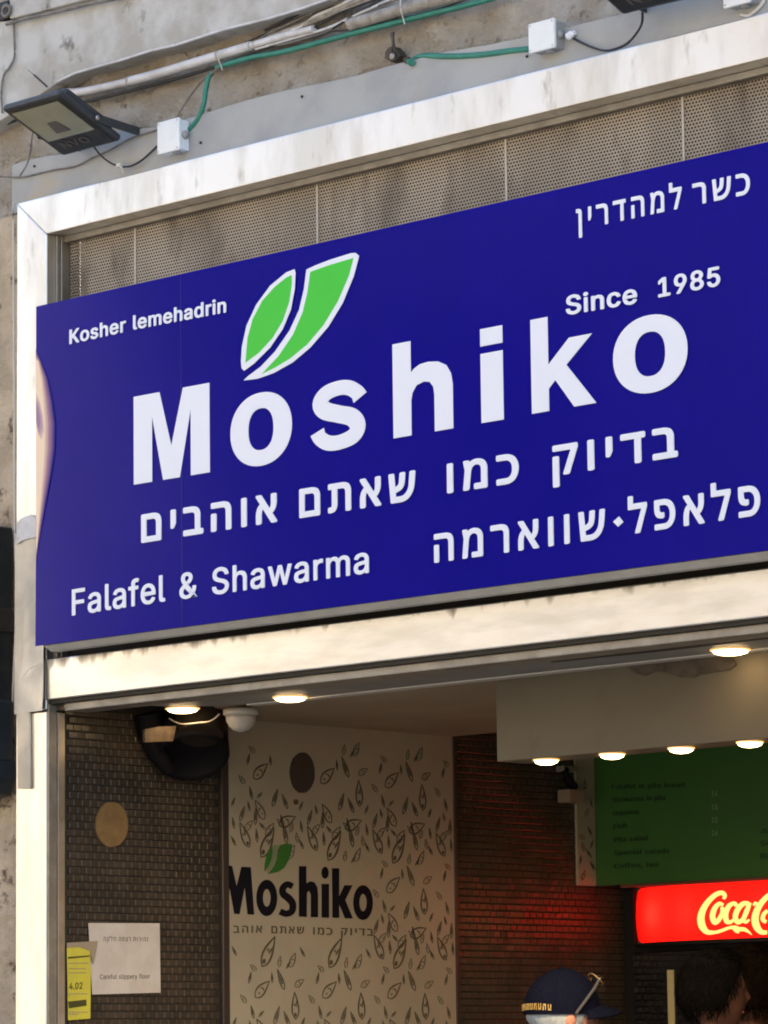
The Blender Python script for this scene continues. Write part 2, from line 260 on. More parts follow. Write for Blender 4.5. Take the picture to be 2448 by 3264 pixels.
# ---------------------------------------------------------------- text
GLYPHS = {
    '&': (448, '197 -7 173 -6 150 -2 129 4 110 12 93 22 78 34 65 47 54 62 45 78 39 96 35 114 34 133 35 149 37 163 42 177 47 189 55 201 63 213 73 224 85 235 97 245 111 256 125 267 140 279 216 335 221 339 226 343 231 347 237 352 242 357 246 363 251 369 255 375 258 382 260 389 261 397 262 405 261 417 258 427 253 437 245 445 237 452 226 457 215 460 201 461 192 460 184 459 176 456 168 453 161 449 155 444 150 438 145 431 142 424 139 416 137 408 137 399 137 389 139 380 142 372 145 363 150 355 155 346 162 337 169 327 176 317 185 307 194 296 204 284 438 0 364 0 171 231 121 293 111 306 102 319 94 331 87 344 82 357 78 370 76 384 75 398 76 415 79 430 84 445 91 458 99 470 109 481 121 491 134 499 149 505 165 510 182 513 200 513 218 513 235 510 251 505 266 499 279 491 290 482 300 471 308 459 315 447 320 433 323 419 324 404 323 393 322 382 319 372 315 362 310 352 305 342 299 333 291 325 283 317 275 308 266 301 256 293 154 217 140 206 128 195 118 185 110 174 104 164 100 154 98 143 97 131 98 119 100 108 104 97 109 87 116 78 124 70 133 63 143 57 154 53 166 49 179 47 193 46 208 47 223 50 237 54 251 59 265 66 278 75 290 84 301 95 312 108 321 121 329 136 336 151 342 168 346 186 348 205 349 224 408 224 407 201 405 180 401 161 397 144 391 128 385 115 378 103 371 92 364 83 357 75 351 68 345 62 333 47 320 34 305 23 289 14 271 7 252 1 234 -3 215 -6'),
    ',': (188, '38 -119 68 71 137 71 84 -119'),
    '.': (188, '95 -4 86 -4 78 -1 70 3 63 9 57 16 53 24 50 32 50 41 50 50 53 59 57 66 63 73 70 79 78 83 86 86 95 87 104 86 113 83 121 79 128 73 134 66 138 59 140 50 141 41 140 32 138 24 134 16 128 9 121 3 113 -1 104 -4'),
    '0': (453, '227 -7 199 -5 174 1 151 11 130 24 111 41 95 62 80 86 69 113 60 144 53 178 49 214 48 254 49 294 53 330 60 364 69 395 81 422 95 447 112 467 130 484 151 498 174 508 200 514 227 516 254 514 279 508 302 498 323 484 342 467 358 447 372 422 384 395 393 364 400 330 404 294 405 254 404 214 400 178 393 144 384 113 373 86 359 62 342 41 323 24 302 11 279 1 254 -5;227 50 245 51 261 56 276 63 290 74 303 87 313 103 323 122 330 144 336 168 340 194 343 223 344 254 343 285 340 314 336 341 330 365 323 387 313 405 303 422 290 435 276 446 261 453 245 458 227 460 209 458 192 453 177 446 163 435 151 422 140 405 131 387 123 365 117 341 113 314 110 285 109 254 110 223 113 194 117 168 123 144 131 122 140 103 151 87 163 74 177 63 192 56 209 51'),
    '1': (453, '76 0 76 55 391 55 391 0;276 509 276 0 212 0 212 448 86 358 86 427 198 509'),
    '2': (453, '64 0 64 47 234 229 248 243 261 257 272 270 282 282 291 294 299 305 305 316 311 327 315 337 318 348 320 360 320 371 319 385 317 397 313 408 308 419 301 428 293 436 283 443 273 449 262 454 250 457 237 459 224 460 209 459 196 457 184 453 172 447 162 441 153 433 145 424 139 413 134 402 130 390 128 376 127 362 66 362 67 384 71 405 77 424 86 442 98 459 111 473 126 486 143 496 162 505 182 511 203 514 225 516 247 514 268 511 288 505 306 497 323 486 337 474 350 461 361 445 370 428 376 411 380 392 381 372 380 358 378 345 375 331 371 318 365 304 357 290 347 275 336 259 322 241 306 223 288 202 267 180 153 60 153 57 389 57 389 0'),
    '4': (453, '40 105 40 158 247 509 311 509 109 166 109 163 413 163 413 105;282 0 282 121 282 146 282 318 343 318 343 0'),
    '5': (453, '221 -7 199 -6 178 -2 159 3 140 11 123 21 108 32 94 45 83 60 73 76 66 93 62 111 60 130 122 130 124 119 127 108 132 98 138 89 145 80 154 73 163 66 173 60 184 56 196 52 208 50 221 50 236 51 250 53 264 58 276 64 288 72 298 82 307 92 314 104 320 117 324 131 327 146 328 162 327 178 324 193 320 208 314 221 306 233 297 244 286 254 275 262 262 269 248 273 233 276 218 277 205 276 192 275 180 272 167 268 156 264 145 258 136 252 128 246 67 253 96 509 366 509 366 452 151 452 134 301 145 308 155 315 166 320 178 325 190 329 203 331 216 333 229 334 247 333 263 330 279 326 294 321 308 314 321 306 334 296 345 285 355 273 364 260 372 246 379 231 384 215 388 199 390 181 391 163 390 139 385 117 379 95 369 76 357 57 343 41 327 27 309 15 289 6 268 -1 245 -5'),
    '6': (453, '226 -7 203 -5 182 -1 161 5 142 15 125 26 109 40 96 56 84 74 75 94 69 115 65 138 64 162 65 180 68 199 73 219 80 239 89 261 102 285 118 311 137 340 252 509 322 509 151 261 145 261 149 268 154 275 159 281 165 288 172 293 179 299 187 303 196 307 205 310 214 312 224 314 235 314 257 313 278 309 298 303 316 295 332 284 346 271 359 257 370 240 378 221 384 201 388 180 389 157 388 134 384 112 377 92 368 73 356 55 343 39 327 26 310 14 291 5 271 -2 249 -6;226 48 241 49 254 52 267 56 279 63 289 70 299 79 307 90 314 101 320 114 324 128 327 142 327 157 327 173 324 187 320 201 314 213 307 225 299 235 289 244 279 251 267 258 254 262 241 264 226 265 212 264 198 262 186 258 174 252 163 244 153 235 145 225 138 214 132 201 128 188 126 174 125 158 126 143 128 128 132 114 138 102 145 90 153 79 163 70 174 63 186 56 198 52 212 49'),
    '8': (453, '226 -7 201 -6 178 -2 156 3 136 11 117 21 101 33 86 47 74 62 64 78 57 96 53 115 52 135 53 151 55 166 59 181 65 195 72 208 81 220 90 231 101 241 113 249 125 256 139 261 153 265 135 273 119 282 105 293 93 308 83 324 76 342 72 360 70 380 72 399 75 417 82 434 90 450 101 464 114 477 129 488 146 498 164 506 184 511 204 514 226 516 248 514 269 511 288 506 306 498 323 488 337 477 350 464 361 450 370 434 377 417 380 399 382 380 380 361 376 342 369 324 359 308 347 293 333 282 318 273 300 267 314 261 327 256 339 249 351 241 362 231 372 220 380 208 387 195 393 181 397 166 400 151 401 135 399 115 395 96 388 78 378 62 366 47 352 33 335 21 317 11 296 3 275 -2 251 -6;226 49 243 50 258 52 272 55 285 60 296 66 307 74 315 82 323 91 329 102 333 113 336 126 337 139 336 152 333 165 329 177 322 189 314 199 305 208 295 216 283 223 270 228 256 232 242 234 226 235 211 234 196 232 182 228 169 223 157 216 147 208 138 199 130 189 123 177 119 165 116 152 115 139 116 126 119 113 123 102 129 91 136 82 145 74 156 66 167 60 180 55 195 52 210 50;226 290 239 290 252 292 263 296 274 300 284 306 293 313 300 321 307 330 312 341 316 351 318 363 319 376 318 388 316 399 313 410 308 420 301 429 294 437 285 444 275 449 264 454 252 457 240 459 226 460 213 459 200 457 188 454 177 449 167 444 159 437 151 429 145 420 139 410 136 399 134 388 133 376 134 363 136 351 139 341 145 330 151 321 159 313 168 306 178 300 189 296 201 292 213 290'),
    '9': (453, '226 516 249 514 271 510 291 503 310 494 328 482 343 468 356 452 368 434 377 414 384 393 388 371 389 347 388 328 385 309 380 290 373 270 363 248 350 224 334 197 315 168 200 0 130 0 301 248 307 248 303 240 299 234 294 227 287 221 281 215 273 210 265 206 257 202 248 199 238 196 228 195 218 195 195 196 175 199 155 206 137 214 121 225 106 237 94 252 83 269 74 287 68 307 65 329 64 352 65 375 69 397 75 417 85 436 96 454 110 469 125 483 143 494 162 504 182 510 203 514;226 460 212 459 199 457 186 452 174 446 163 438 154 429 145 419 138 407 133 395 129 381 126 367 125 352 126 336 129 322 133 308 138 295 145 284 154 274 163 265 174 257 186 251 199 247 212 244 226 243 240 244 254 247 267 251 279 257 289 265 299 273 307 284 314 295 320 308 324 321 327 335 327 350 327 366 324 381 320 394 314 407 307 419 299 429 290 438 279 446 267 452 254 457 241 459'),
    'B': (456, '60 0 60 509 241 509 266 508 289 504 310 499 329 491 345 481 359 469 371 456 381 442 388 426 394 410 397 392 398 374 397 358 395 344 392 331 387 320 380 310 373 301 365 293 356 286 347 280 336 275 326 270 315 267 315 262 327 261 339 257 351 252 363 245 374 237 385 227 394 216 402 203 409 189 414 173 417 155 418 136 417 117 413 100 408 83 400 67 390 52 377 39 362 28 344 18 324 10 301 4 275 1 247 0;125 57 245 57 272 58 296 63 315 70 330 80 341 92 349 105 354 120 355 137 355 149 352 161 348 173 342 184 335 194 327 203 317 211 306 218 293 224 279 228 264 230 248 231 125 231;125 285 238 285 252 286 265 288 277 291 288 296 299 302 308 309 316 317 323 326 329 337 333 348 335 359 336 372 334 388 330 403 323 417 313 429 299 439 283 446 263 450 240 452 125 452'),
    'C': (510, '267 -7 235 -5 205 1 177 11 150 25 126 42 104 63 86 88 70 115 57 146 48 179 42 215 40 254 42 293 48 329 57 362 70 393 86 421 104 445 126 466 150 484 177 498 205 508 235 514 267 516 286 515 305 513 323 509 340 504 357 498 373 490 388 481 402 471 415 460 427 447 438 433 448 418 456 402 463 385 469 367 473 348 408 348 405 361 401 373 395 384 389 395 382 404 375 413 366 421 357 428 348 435 337 440 327 445 315 449 304 452 292 454 280 455 267 456 245 454 223 450 203 443 184 432 166 419 150 403 137 385 125 364 116 340 109 314 105 285 103 254 105 223 109 194 116 168 125 145 137 123 151 105 166 89 184 76 203 66 223 59 245 54 267 53 280 53 292 55 304 57 315 60 327 64 337 69 348 74 357 81 366 88 375 96 382 105 389 114 395 125 401 136 405 148 408 160 473 160 469 142 463 124 457 107 448 91 438 76 428 62 416 49 402 38 388 28 373 19 357 11 341 5 323 0 305 -4 286 -6'),
    'F': (410, '60 0 60 509 369 509 369 452 125 452 125 278 346 278 346 221 125 221 125 0'),
    'H': (517, '60 0 60 509 125 509 125 289 392 289 392 509 457 509 457 0 392 0 392 232 125 232 125 0'),
    'J': (396, '185 -7 153 -4 124 3 98 15 75 33 57 55 44 81 36 111 33 145 33 173 98 173 98 145 99 123 104 104 111 88 122 74 134 64 149 56 166 51 185 50 204 51 220 56 235 64 248 74 258 88 266 104 270 123 272 145 272 509 336 509 336 145 334 111 326 81 313 55 294 33 271 15 246 3 217 -4'),
    'K': (467, '104 145 104 216 113 228 122 239 130 250 139 261 148 272 157 282 165 293 174 303 184 314 193 324 202 334 212 344 364 509 448 509 231 276 228 276;60 0 60 509 125 509 125 334 124 225 125 193 125 0;372 0 188 259 228 309 449 0'),
    'N': (523, '60 0 60 509 136 509 343 183 347 176 352 169 357 160 363 151 369 141 375 130 381 119 388 107 394 94 401 82 407 68 414 55 405 54 403 68 402 81 401 95 401 108 400 121 400 134 399 146 399 157 399 195 399 509 463 509 463 0 387 0 202 290 177 331 171 342 164 354 156 367 148 381 108 452 119 454 122 384 124 328 125 291 125 0'),
    'O': (533, '267 -7 235 -5 205 1 177 11 150 25 126 42 105 63 86 88 70 115 57 146 48 179 42 215 40 254 42 293 48 329 57 362 70 393 86 421 105 445 126 466 150 484 177 498 205 508 235 514 267 516 299 514 329 508 357 498 384 484 408 466 429 445 448 421 464 393 477 362 486 329 491 293 493 254 491 215 486 179 477 146 464 115 448 88 429 63 408 42 384 25 357 11 329 1 299 -5;267 53 289 54 310 59 330 66 349 76 367 89 383 105 396 123 408 144 418 168 425 194 429 223 430 254 429 286 425 314 418 341 408 365 396 386 383 404 367 420 349 433 330 443 310 450 289 454 267 456 245 454 223 450 203 443 184 433 167 420 151 404 137 385 125 364 116 340 109 314 105 285 103 254 105 223 109 194 116 168 125 144 137 123 151 105 167 89 184 76 203 66 223 59 245 54'),
    'P': (445, '60 0 60 509 235 509 263 507 289 503 312 497 332 487 350 476 366 462 379 447 390 430 398 411 404 391 407 370 409 348 407 325 404 304 398 284 390 265 379 248 366 233 350 219 332 207 312 198 289 191 263 187 235 186 109 186 109 242 233 242 252 243 269 246 284 250 297 256 308 264 318 272 327 282 333 294 338 306 342 319 344 333 344 348 344 362 342 376 338 389 333 402 326 413 318 423 308 431 297 439 284 444 268 449 251 451 232 452 125 452 125 0'),
    'S': (447, '224 -9 197 -8 172 -4 149 1 128 9 108 19 91 31 76 45 64 60 54 77 46 96 41 115 38 137 104 137 107 123 110 110 116 98 123 88 132 79 142 71 154 64 166 59 180 55 194 52 209 50 224 49 241 50 257 52 272 55 286 60 299 66 311 74 321 82 329 92 336 102 341 114 345 126 346 139 345 151 342 161 338 171 332 179 325 186 316 193 307 199 296 205 284 209 272 214 259 218 245 222 184 239 154 249 128 260 105 274 86 289 71 307 60 326 54 348 52 372 53 393 58 413 65 431 75 448 87 463 102 476 119 488 138 498 158 506 180 511 203 514 227 516 252 514 275 511 296 505 316 498 334 488 351 476 365 463 377 449 387 433 394 415 399 397 401 378 337 378 334 396 326 412 316 426 302 437 286 447 267 453 247 457 225 459 209 458 194 456 180 452 167 448 156 442 145 435 136 427 129 418 123 409 118 398 116 387 115 376 116 363 119 352 124 342 131 334 139 326 148 319 158 313 169 308 180 304 191 300 202 296 212 293 264 279 276 276 287 272 299 268 312 264 324 258 336 252 347 245 359 238 369 229 379 220 387 209 395 198 401 185 405 171 407 155 408 139 407 118 403 99 396 81 386 64 374 48 360 34 343 21 323 11 302 2 278 -4 252 -8'),
    'T': (449, '32 452 32 509 417 509 417 452 257 452 257 0 193 0 193 452'),
    'V': (480, '204 0 16 509 84 509 192 206 197 192 203 176 209 158 215 137 222 115 230 89 239 61 248 31 235 31 244 62 252 90 260 115 267 138 274 158 279 176 285 192 290 206 395 509 463 509 278 0'),
    'a': (389, '160 -9 142 -8 126 -5 110 -1 94 5 80 12 68 22 57 32 48 45 40 58 35 73 31 90 30 108 31 123 34 138 38 150 43 161 50 171 58 179 67 187 78 193 89 199 100 203 112 207 125 211 138 213 152 216 165 218 178 220 234 227 244 228 252 230 259 232 265 235 270 238 273 243 275 248 276 255 275 268 273 279 271 288 267 297 262 304 256 311 248 317 240 322 230 326 220 329 208 330 196 331 183 330 171 329 159 326 149 322 140 318 132 313 124 307 118 301 112 294 107 288 103 281 100 274 41 291 48 308 57 322 67 335 79 346 91 355 104 364 118 370 133 375 148 379 163 382 179 384 194 384 204 384 215 383 227 382 239 379 251 376 263 372 275 367 286 360 296 353 306 343 315 333 322 320 329 306 333 290 336 272 337 251 337 0 277 0 277 52 272 52 269 45 264 38 258 32 252 25 244 18 236 12 226 6 215 1 203 -3 190 -6 176 -8;170 45 187 46 202 49 216 53 228 59 239 66 248 74 257 83 263 93 269 104 272 115 275 126 276 138 276 190 273 188 270 186 265 184 259 182 253 180 246 179 239 177 231 176 200 171 175 168 165 166 154 164 144 162 134 159 125 155 117 150 110 145 103 139 98 132 95 124 93 115 92 105 92 95 94 87 98 79 102 72 107 66 114 61 121 56 130 52 139 49 149 47 159 46'),
    'b': (424, '229 -8 213 -7 198 -5 184 -1 172 4 162 10 153 17 145 24 138 31 132 39 127 46 122 53 118 59 112 59 112 0 53 0 53 509 114 509 114 319 118 319 122 325 127 331 132 338 137 346 144 353 152 360 161 367 171 373 183 378 197 381 212 384 229 384 252 383 274 378 294 371 313 361 330 347 345 332 359 313 370 293 379 270 385 245 389 218 390 189 389 160 385 133 379 108 370 84 359 64 346 45 330 29 313 16 294 5 274 -2 252 -7;220 47 237 48 253 51 267 57 279 66 291 76 301 88 309 101 316 117 321 133 325 151 327 170 328 189 327 209 325 227 321 245 316 261 309 276 301 290 291 301 280 311 267 319 253 325 237 329 220 330 203 329 188 325 174 320 161 312 150 302 140 291 132 278 125 263 120 247 116 229 113 210 113 189 113 169 116 150 120 132 125 115 132 100 140 86 150 75 162 65 174 57 188 51 204 48'),
    'c': (396, '207 -8 182 -7 159 -2 137 6 117 16 98 30 82 46 68 64 56 85 46 108 40 133 36 159 34 187 36 216 40 243 46 268 56 291 68 312 82 330 98 346 117 360 137 371 159 378 182 383 207 384 221 384 234 383 247 380 260 377 272 373 284 368 295 362 305 356 315 349 324 341 332 332 340 322 347 312 353 301 358 289 362 277 303 262 301 269 298 276 294 283 290 289 286 295 281 301 276 306 270 311 264 315 257 319 250 322 242 325 234 327 226 329 217 329 207 330 189 329 173 325 158 319 145 310 134 300 124 287 115 274 108 258 103 242 99 224 97 206 96 187 97 169 99 151 103 134 108 117 115 102 124 89 134 76 145 66 158 57 173 51 189 48 207 46 217 47 226 48 234 49 243 52 250 54 258 58 264 62 271 66 277 71 282 76 287 82 292 89 296 95 299 102 302 110 304 117 363 102 359 90 354 78 348 67 341 56 334 46 325 37 316 29 306 21 296 15 285 9 273 4 261 -1 248 -4 235 -6 221 -8'),
    'd': (424, '195 -8 172 -7 151 -2 130 5 111 16 94 29 79 45 66 64 55 84 46 108 39 133 35 160 34 189 35 218 39 245 46 270 55 293 66 313 79 332 95 347 112 361 131 371 151 378 173 383 196 384 213 384 228 381 241 378 253 373 263 367 272 360 280 353 287 346 293 338 298 331 303 325 306 319 311 319 311 509 372 509 372 0 313 0 313 59 307 59 303 53 298 46 293 39 287 31 280 24 272 17 263 10 252 4 241 -1 227 -5 212 -7;205 47 221 48 236 51 250 57 263 65 274 75 284 86 293 100 299 115 305 132 309 150 311 169 312 189 311 210 309 229 305 247 300 263 293 278 284 291 275 302 263 312 251 320 237 325 221 329 205 330 187 329 172 325 157 319 145 311 133 301 124 290 115 276 108 261 103 245 99 227 97 209 96 189 97 170 99 151 103 133 109 117 115 101 124 88 134 76 145 66 158 57 172 51 188 48'),
    'e': (404, '212 -8 185 -7 161 -2 138 6 117 16 98 30 82 46 68 64 56 85 46 108 40 132 35 159 34 187 35 215 39 242 46 267 55 290 67 311 81 329 97 346 115 359 135 370 157 378 180 383 205 384 221 384 236 382 251 379 266 374 280 368 294 361 307 351 319 341 331 329 341 315 350 299 357 282 363 263 368 242 370 219 371 194 371 169 75 169 75 221 338 221 310 202 309 220 307 237 303 254 298 269 291 282 283 294 273 305 263 314 250 321 237 326 222 329 205 330 189 329 173 326 159 321 146 313 135 304 125 294 116 282 109 270 103 256 99 241 97 226 96 211 96 178 97 157 100 139 104 122 110 106 118 92 128 80 139 70 151 61 165 55 179 50 195 47 212 46 224 47 234 48 244 50 254 53 263 56 271 61 278 66 285 73 292 80 297 88 302 96 306 105 365 91 360 77 353 63 345 51 335 39 324 29 311 19 298 11 283 4 266 -1 249 -5 231 -7'),
    'f': (254, '228 379 228 327 6 327 6 379;81 0 81 432 82 447 84 461 89 474 96 486 104 496 113 505 124 513 135 519 148 524 161 527 174 529 187 530 197 530 207 529 215 528 222 527 229 525 234 524 239 522 243 521 227 468 215 472 211 473 206 473 200 474 195 474 182 473 171 470 162 466 154 460 149 452 145 443 142 431 142 419 142 0'),
    'g': (425, '207 -151 187 -150 168 -148 150 -144 134 -140 119 -134 105 -127 93 -119 82 -110 73 -101 64 -91 57 -80 51 -69 101 -41 106 -47 110 -53 116 -59 122 -66 128 -72 136 -78 145 -83 154 -88 165 -92 178 -95 192 -97 207 -97 229 -96 249 -92 267 -85 282 -75 295 -62 304 -47 310 -28 311 -6 311 68 306 68 302 62 298 56 293 49 287 41 280 34 272 28 263 21 252 16 241 11 227 8 212 5 195 5 173 6 152 10 132 17 113 27 95 39 80 53 67 71 55 90 46 112 39 136 35 163 34 191 35 220 39 246 46 271 55 293 66 314 80 332 95 347 112 361 131 371 152 378 173 383 196 384 213 384 228 382 242 378 253 373 264 367 273 360 281 353 288 346 294 338 299 331 304 325 308 319 313 319 313 379 372 379 372 -9 371 -32 367 -54 360 -73 350 -90 338 -104 324 -117 308 -127 291 -136 271 -142 251 -147 229 -150;205 59 222 60 237 63 251 68 264 75 275 84 285 95 293 107 300 121 305 137 309 154 312 172 312 193 312 212 309 231 305 248 300 264 293 278 285 291 275 303 264 312 251 320 237 325 222 329 205 330 188 329 172 325 158 320 145 312 134 302 124 290 115 277 109 262 103 246 99 229 97 212 96 193 97 173 99 155 103 138 109 123 116 108 124 96 134 85 145 76 158 68 172 63 188 60'),
    'h': (410, '114 227 114 0 53 0 53 509 114 509 114 287 102 287 112 312 124 332 137 349 152 362 169 372 187 379 207 383 227 384 246 383 264 380 280 376 295 369 309 360 321 349 332 336 341 321 348 304 353 285 356 264 357 240 357 0 296 0 296 235 295 256 290 275 283 291 273 304 260 315 246 323 229 328 210 329 197 328 184 326 172 322 161 317 150 311 141 303 133 293 126 283 121 271 117 257 114 243'),
    'i': (167, '53 0 53 379 114 379 114 0;84 443 75 444 67 446 60 449 54 455 48 461 44 468 42 475 41 483 42 491 44 499 48 506 54 512 60 517 67 521 75 523 84 524 92 523 100 521 107 517 114 512 119 506 123 499 126 491 126 483 126 475 123 468 119 461 114 455 107 449 100 446 92 444'),
    'j': (167, '53 379 114 379 114 -30 113 -47 111 -63 107 -77 102 -90 95 -102 86 -113 76 -122 65 -129 52 -135 37 -139 21 -142 4 -143 -10 -143 -10 -87 2 -87 14 -86 25 -83 34 -78 40 -72 46 -64 50 -54 52 -42 53 -29;83 443 75 444 67 446 60 449 53 455 48 461 44 468 42 475 41 483 42 491 44 499 48 506 53 512 60 517 67 521 75 523 83 524 92 523 100 521 107 517 114 512 119 506 123 499 125 491 126 483 125 475 123 468 119 461 114 455 107 449 100 446 92 444'),
    'k': (381, '110 137 110 212 121 212 284 379 360 379 184 199 177 199;53 0 53 509 114 509 114 0;294 0 148 186 191 229 372 0'),
    'l': (189, '139 -2 119 -1 101 3 86 10 74 20 65 33 58 47 54 65 53 84 53 509 114 509 114 99 114 87 115 77 117 68 120 62 124 58 130 54 137 53 146 52 160 53 170 54 181 3 162 -1 156 -2 151 -2 145 -2'),
    'm': (610, '53 0 53 379 112 379 112 295 108 295 112 310 118 323 125 335 132 346 141 355 151 363 161 370 172 376 183 380 195 384 207 386 219 386 239 385 257 380 273 372 287 361 299 347 309 331 316 314 321 295 312 295 317 308 322 321 329 332 337 343 347 353 357 361 368 369 381 375 394 380 407 383 422 385 437 386 453 385 468 383 483 378 497 372 510 364 522 354 532 342 541 328 548 313 553 296 556 276 557 255 557 0 496 0 496 254 494 273 490 289 483 302 473 313 460 321 447 326 433 329 419 330 406 330 395 328 384 324 374 320 365 314 358 307 351 299 345 290 341 280 338 270 336 259 335 247 335 0 274 0 274 260 273 275 269 288 262 301 253 311 242 320 229 326 215 329 199 330 188 330 178 328 168 325 158 320 148 314 140 307 132 299 126 289 121 278 117 266 114 253 114 238 114 0'),
    'n': (410, '114 227 114 0 53 0 53 379 112 379 112 287 102 287 112 312 124 332 137 349 152 362 169 372 187 379 207 383 227 384 246 383 264 380 280 376 295 369 309 360 321 349 332 336 341 321 348 304 353 285 356 264 357 240 357 0 296 0 296 235 295 256 290 275 283 291 273 304 260 315 246 323 229 328 210 329 197 328 184 326 172 322 161 317 150 311 141 303 133 293 126 283 121 271 117 257 114 243'),
    'o': (415, '207 -8 182 -7 159 -2 137 6 117 16 98 30 82 46 68 64 56 85 46 108 40 133 36 159 34 187 36 216 40 243 46 268 56 291 68 312 82 330 98 346 117 360 137 371 159 378 182 383 207 384 233 383 256 378 278 371 299 360 317 346 333 330 347 312 359 291 369 268 376 243 380 216 381 187 380 159 376 133 369 108 359 85 347 64 333 46 317 30 299 16 278 6 256 -2 233 -7;207 46 226 48 242 51 257 57 270 66 282 76 292 89 300 102 307 117 312 134 316 151 318 169 319 187 318 206 316 224 312 242 307 258 300 274 292 287 282 300 270 310 257 319 242 325 226 329 207 330 189 329 173 325 158 319 145 310 134 300 124 287 115 274 108 258 103 242 99 224 97 206 96 187 97 169 99 151 103 134 108 117 115 102 124 89 134 76 145 66 158 57 173 51 189 48'),
    'p': (424, '53 -143 53 379 112 379 112 319 118 319 122 325 126 331 131 338 137 346 144 353 152 360 161 367 171 373 183 378 197 381 212 384 229 384 252 383 274 378 294 371 313 361 330 347 345 332 359 313 370 293 379 270 385 245 389 218 390 189 389 160 385 133 379 108 370 84 359 64 346 45 330 29 313 16 294 5 274 -2 252 -7 229 -8 213 -7 198 -5 184 -1 173 4 162 10 153 17 145 24 138 31 132 39 127 46 122 53 118 59 114 59 114 -143;220 47 237 48 253 51 267 57 279 66 291 76 301 88 309 101 316 117 321 133 325 151 327 170 328 189 327 209 325 227 321 245 316 261 309 276 301 290 291 301 280 311 267 319 253 325 237 329 220 330 203 329 188 325 174 320 161 312 150 302 140 291 132 278 125 263 120 247 116 229 113 210 113 189 113 169 116 150 120 132 125 115 132 100 140 86 150 75 162 65 174 57 188 51 204 48'),
    'r': (259, '53 0 53 379 112 379 112 321 115 321 122 335 130 347 140 358 152 367 166 375 181 380 196 384 213 385 229 384 243 384 243 322 230 324 224 325 219 325 213 326 207 326 194 325 182 323 170 319 159 315 149 309 140 301 132 293 126 284 121 273 117 262 114 250 114 237 114 0'),
    's': (365, '182 -8 163 -7 145 -5 128 -2 112 3 98 10 84 18 72 27 62 38 53 50 45 63 40 78 36 94 94 107 99 92 105 79 114 69 124 60 136 54 150 49 165 46 181 45 200 46 217 50 232 55 244 62 255 71 262 81 267 91 268 103 267 112 265 121 260 129 254 136 246 142 237 147 225 151 212 155 149 170 125 177 104 186 87 196 72 208 61 222 53 237 48 255 47 274 48 290 51 305 57 319 65 332 75 343 87 354 100 363 115 370 131 377 149 381 167 384 187 384 206 384 223 381 239 378 254 372 267 366 279 358 290 349 299 339 307 328 314 316 319 303 324 290 268 277 264 288 258 298 251 307 243 316 232 323 219 328 205 331 187 333 171 332 156 329 143 324 131 317 121 308 114 299 110 289 109 277 110 267 112 258 117 250 124 243 133 237 144 232 157 227 172 223 229 209 254 202 275 194 292 183 306 171 317 158 325 142 330 125 331 107 330 90 326 75 321 61 312 47 302 35 290 24 276 15 260 6 242 0 223 -5 203 -7'),
    't': (227, '204 379 204 327 6 327 6 379;65 471 126 471 126 98 127 86 128 76 132 68 136 61 142 56 150 53 159 51 170 50 185 51 202 54 213 2 208 0 203 -1 198 -2 192 -3 186 -3 180 -4 174 -4 168 -4 145 -3 125 2 107 10 92 21 80 35 72 52 67 71 65 93'),
    'u': (410, '182 -5 164 -4 146 -1 130 4 115 11 101 20 89 31 78 44 69 59 62 76 57 95 54 116 53 139 53 379 114 379 114 144 115 123 119 105 127 89 137 75 150 64 164 56 181 52 200 50 213 51 226 53 238 57 249 62 259 69 268 77 276 86 283 97 289 109 293 122 295 137 296 153 296 379 357 379 357 0 298 0 298 92 307 92 297 67 286 47 272 30 257 17 240 7 222 0 203 -4'),
    'v': (389, '163 0 17 379 84 379 165 155 171 138 177 121 182 104 187 87 191 70 196 53 201 37 206 21 184 21 189 37 194 53 198 70 203 87 207 104 213 121 218 138 224 155 305 379 371 379 226 0'),
    'w': (567, '138 0 23 379 87 379 133 214 138 196 143 177 149 157 154 137 159 115 165 91 170 67 175 41 165 41 170 66 175 90 180 113 186 135 191 156 196 176 201 195 206 214 252 379 316 379 362 214 366 196 371 176 376 157 382 136 387 114 392 91 397 67 402 41 391 41 397 66 402 90 408 113 413 135 418 156 423 176 429 195 434 214 480 379 545 379 429 0 368 0 319 172 305 225 301 239 297 252 294 266 291 280 277 338 291 338 277 280 263 225 259 211 255 198 252 185 248 172 199 0'),
    'x': (379, '21 0 171 218 171 171 29 379 100 379 147 306 156 292 164 279 172 266 179 253 186 241 193 229 200 217 207 206 175 206 183 217 190 229 196 241 202 253 209 266 216 279 224 292 233 306 282 379 352 379 209 169 209 214 358 0 287 0 231 85 222 99 214 112 207 124 200 136 193 148 187 159 180 171 173 182 205 182 198 171 191 159 185 148 178 136 172 124 165 112 157 99 148 85 91 0'),
    'y': (389, '47 -139 61 -86 71 -87 80 -89 88 -90 96 -90 104 -89 111 -87 118 -84 124 -80 130 -74 136 -67 141 -58 146 -48 151 -36 163 -1 17 379 84 379 165 155 171 138 177 121 182 104 187 87 191 70 196 53 201 37 206 21 184 21 188 37 193 53 198 70 202 87 207 104 212 121 218 138 224 155 305 379 371 379 204 -58 198 -72 191 -85 184 -97 177 -107 168 -116 159 -124 150 -130 139 -136 128 -140 117 -143 104 -145 91 -145 84 -145 77 -145 71 -144 65 -143 59 -142 54 -141 51 -140'),
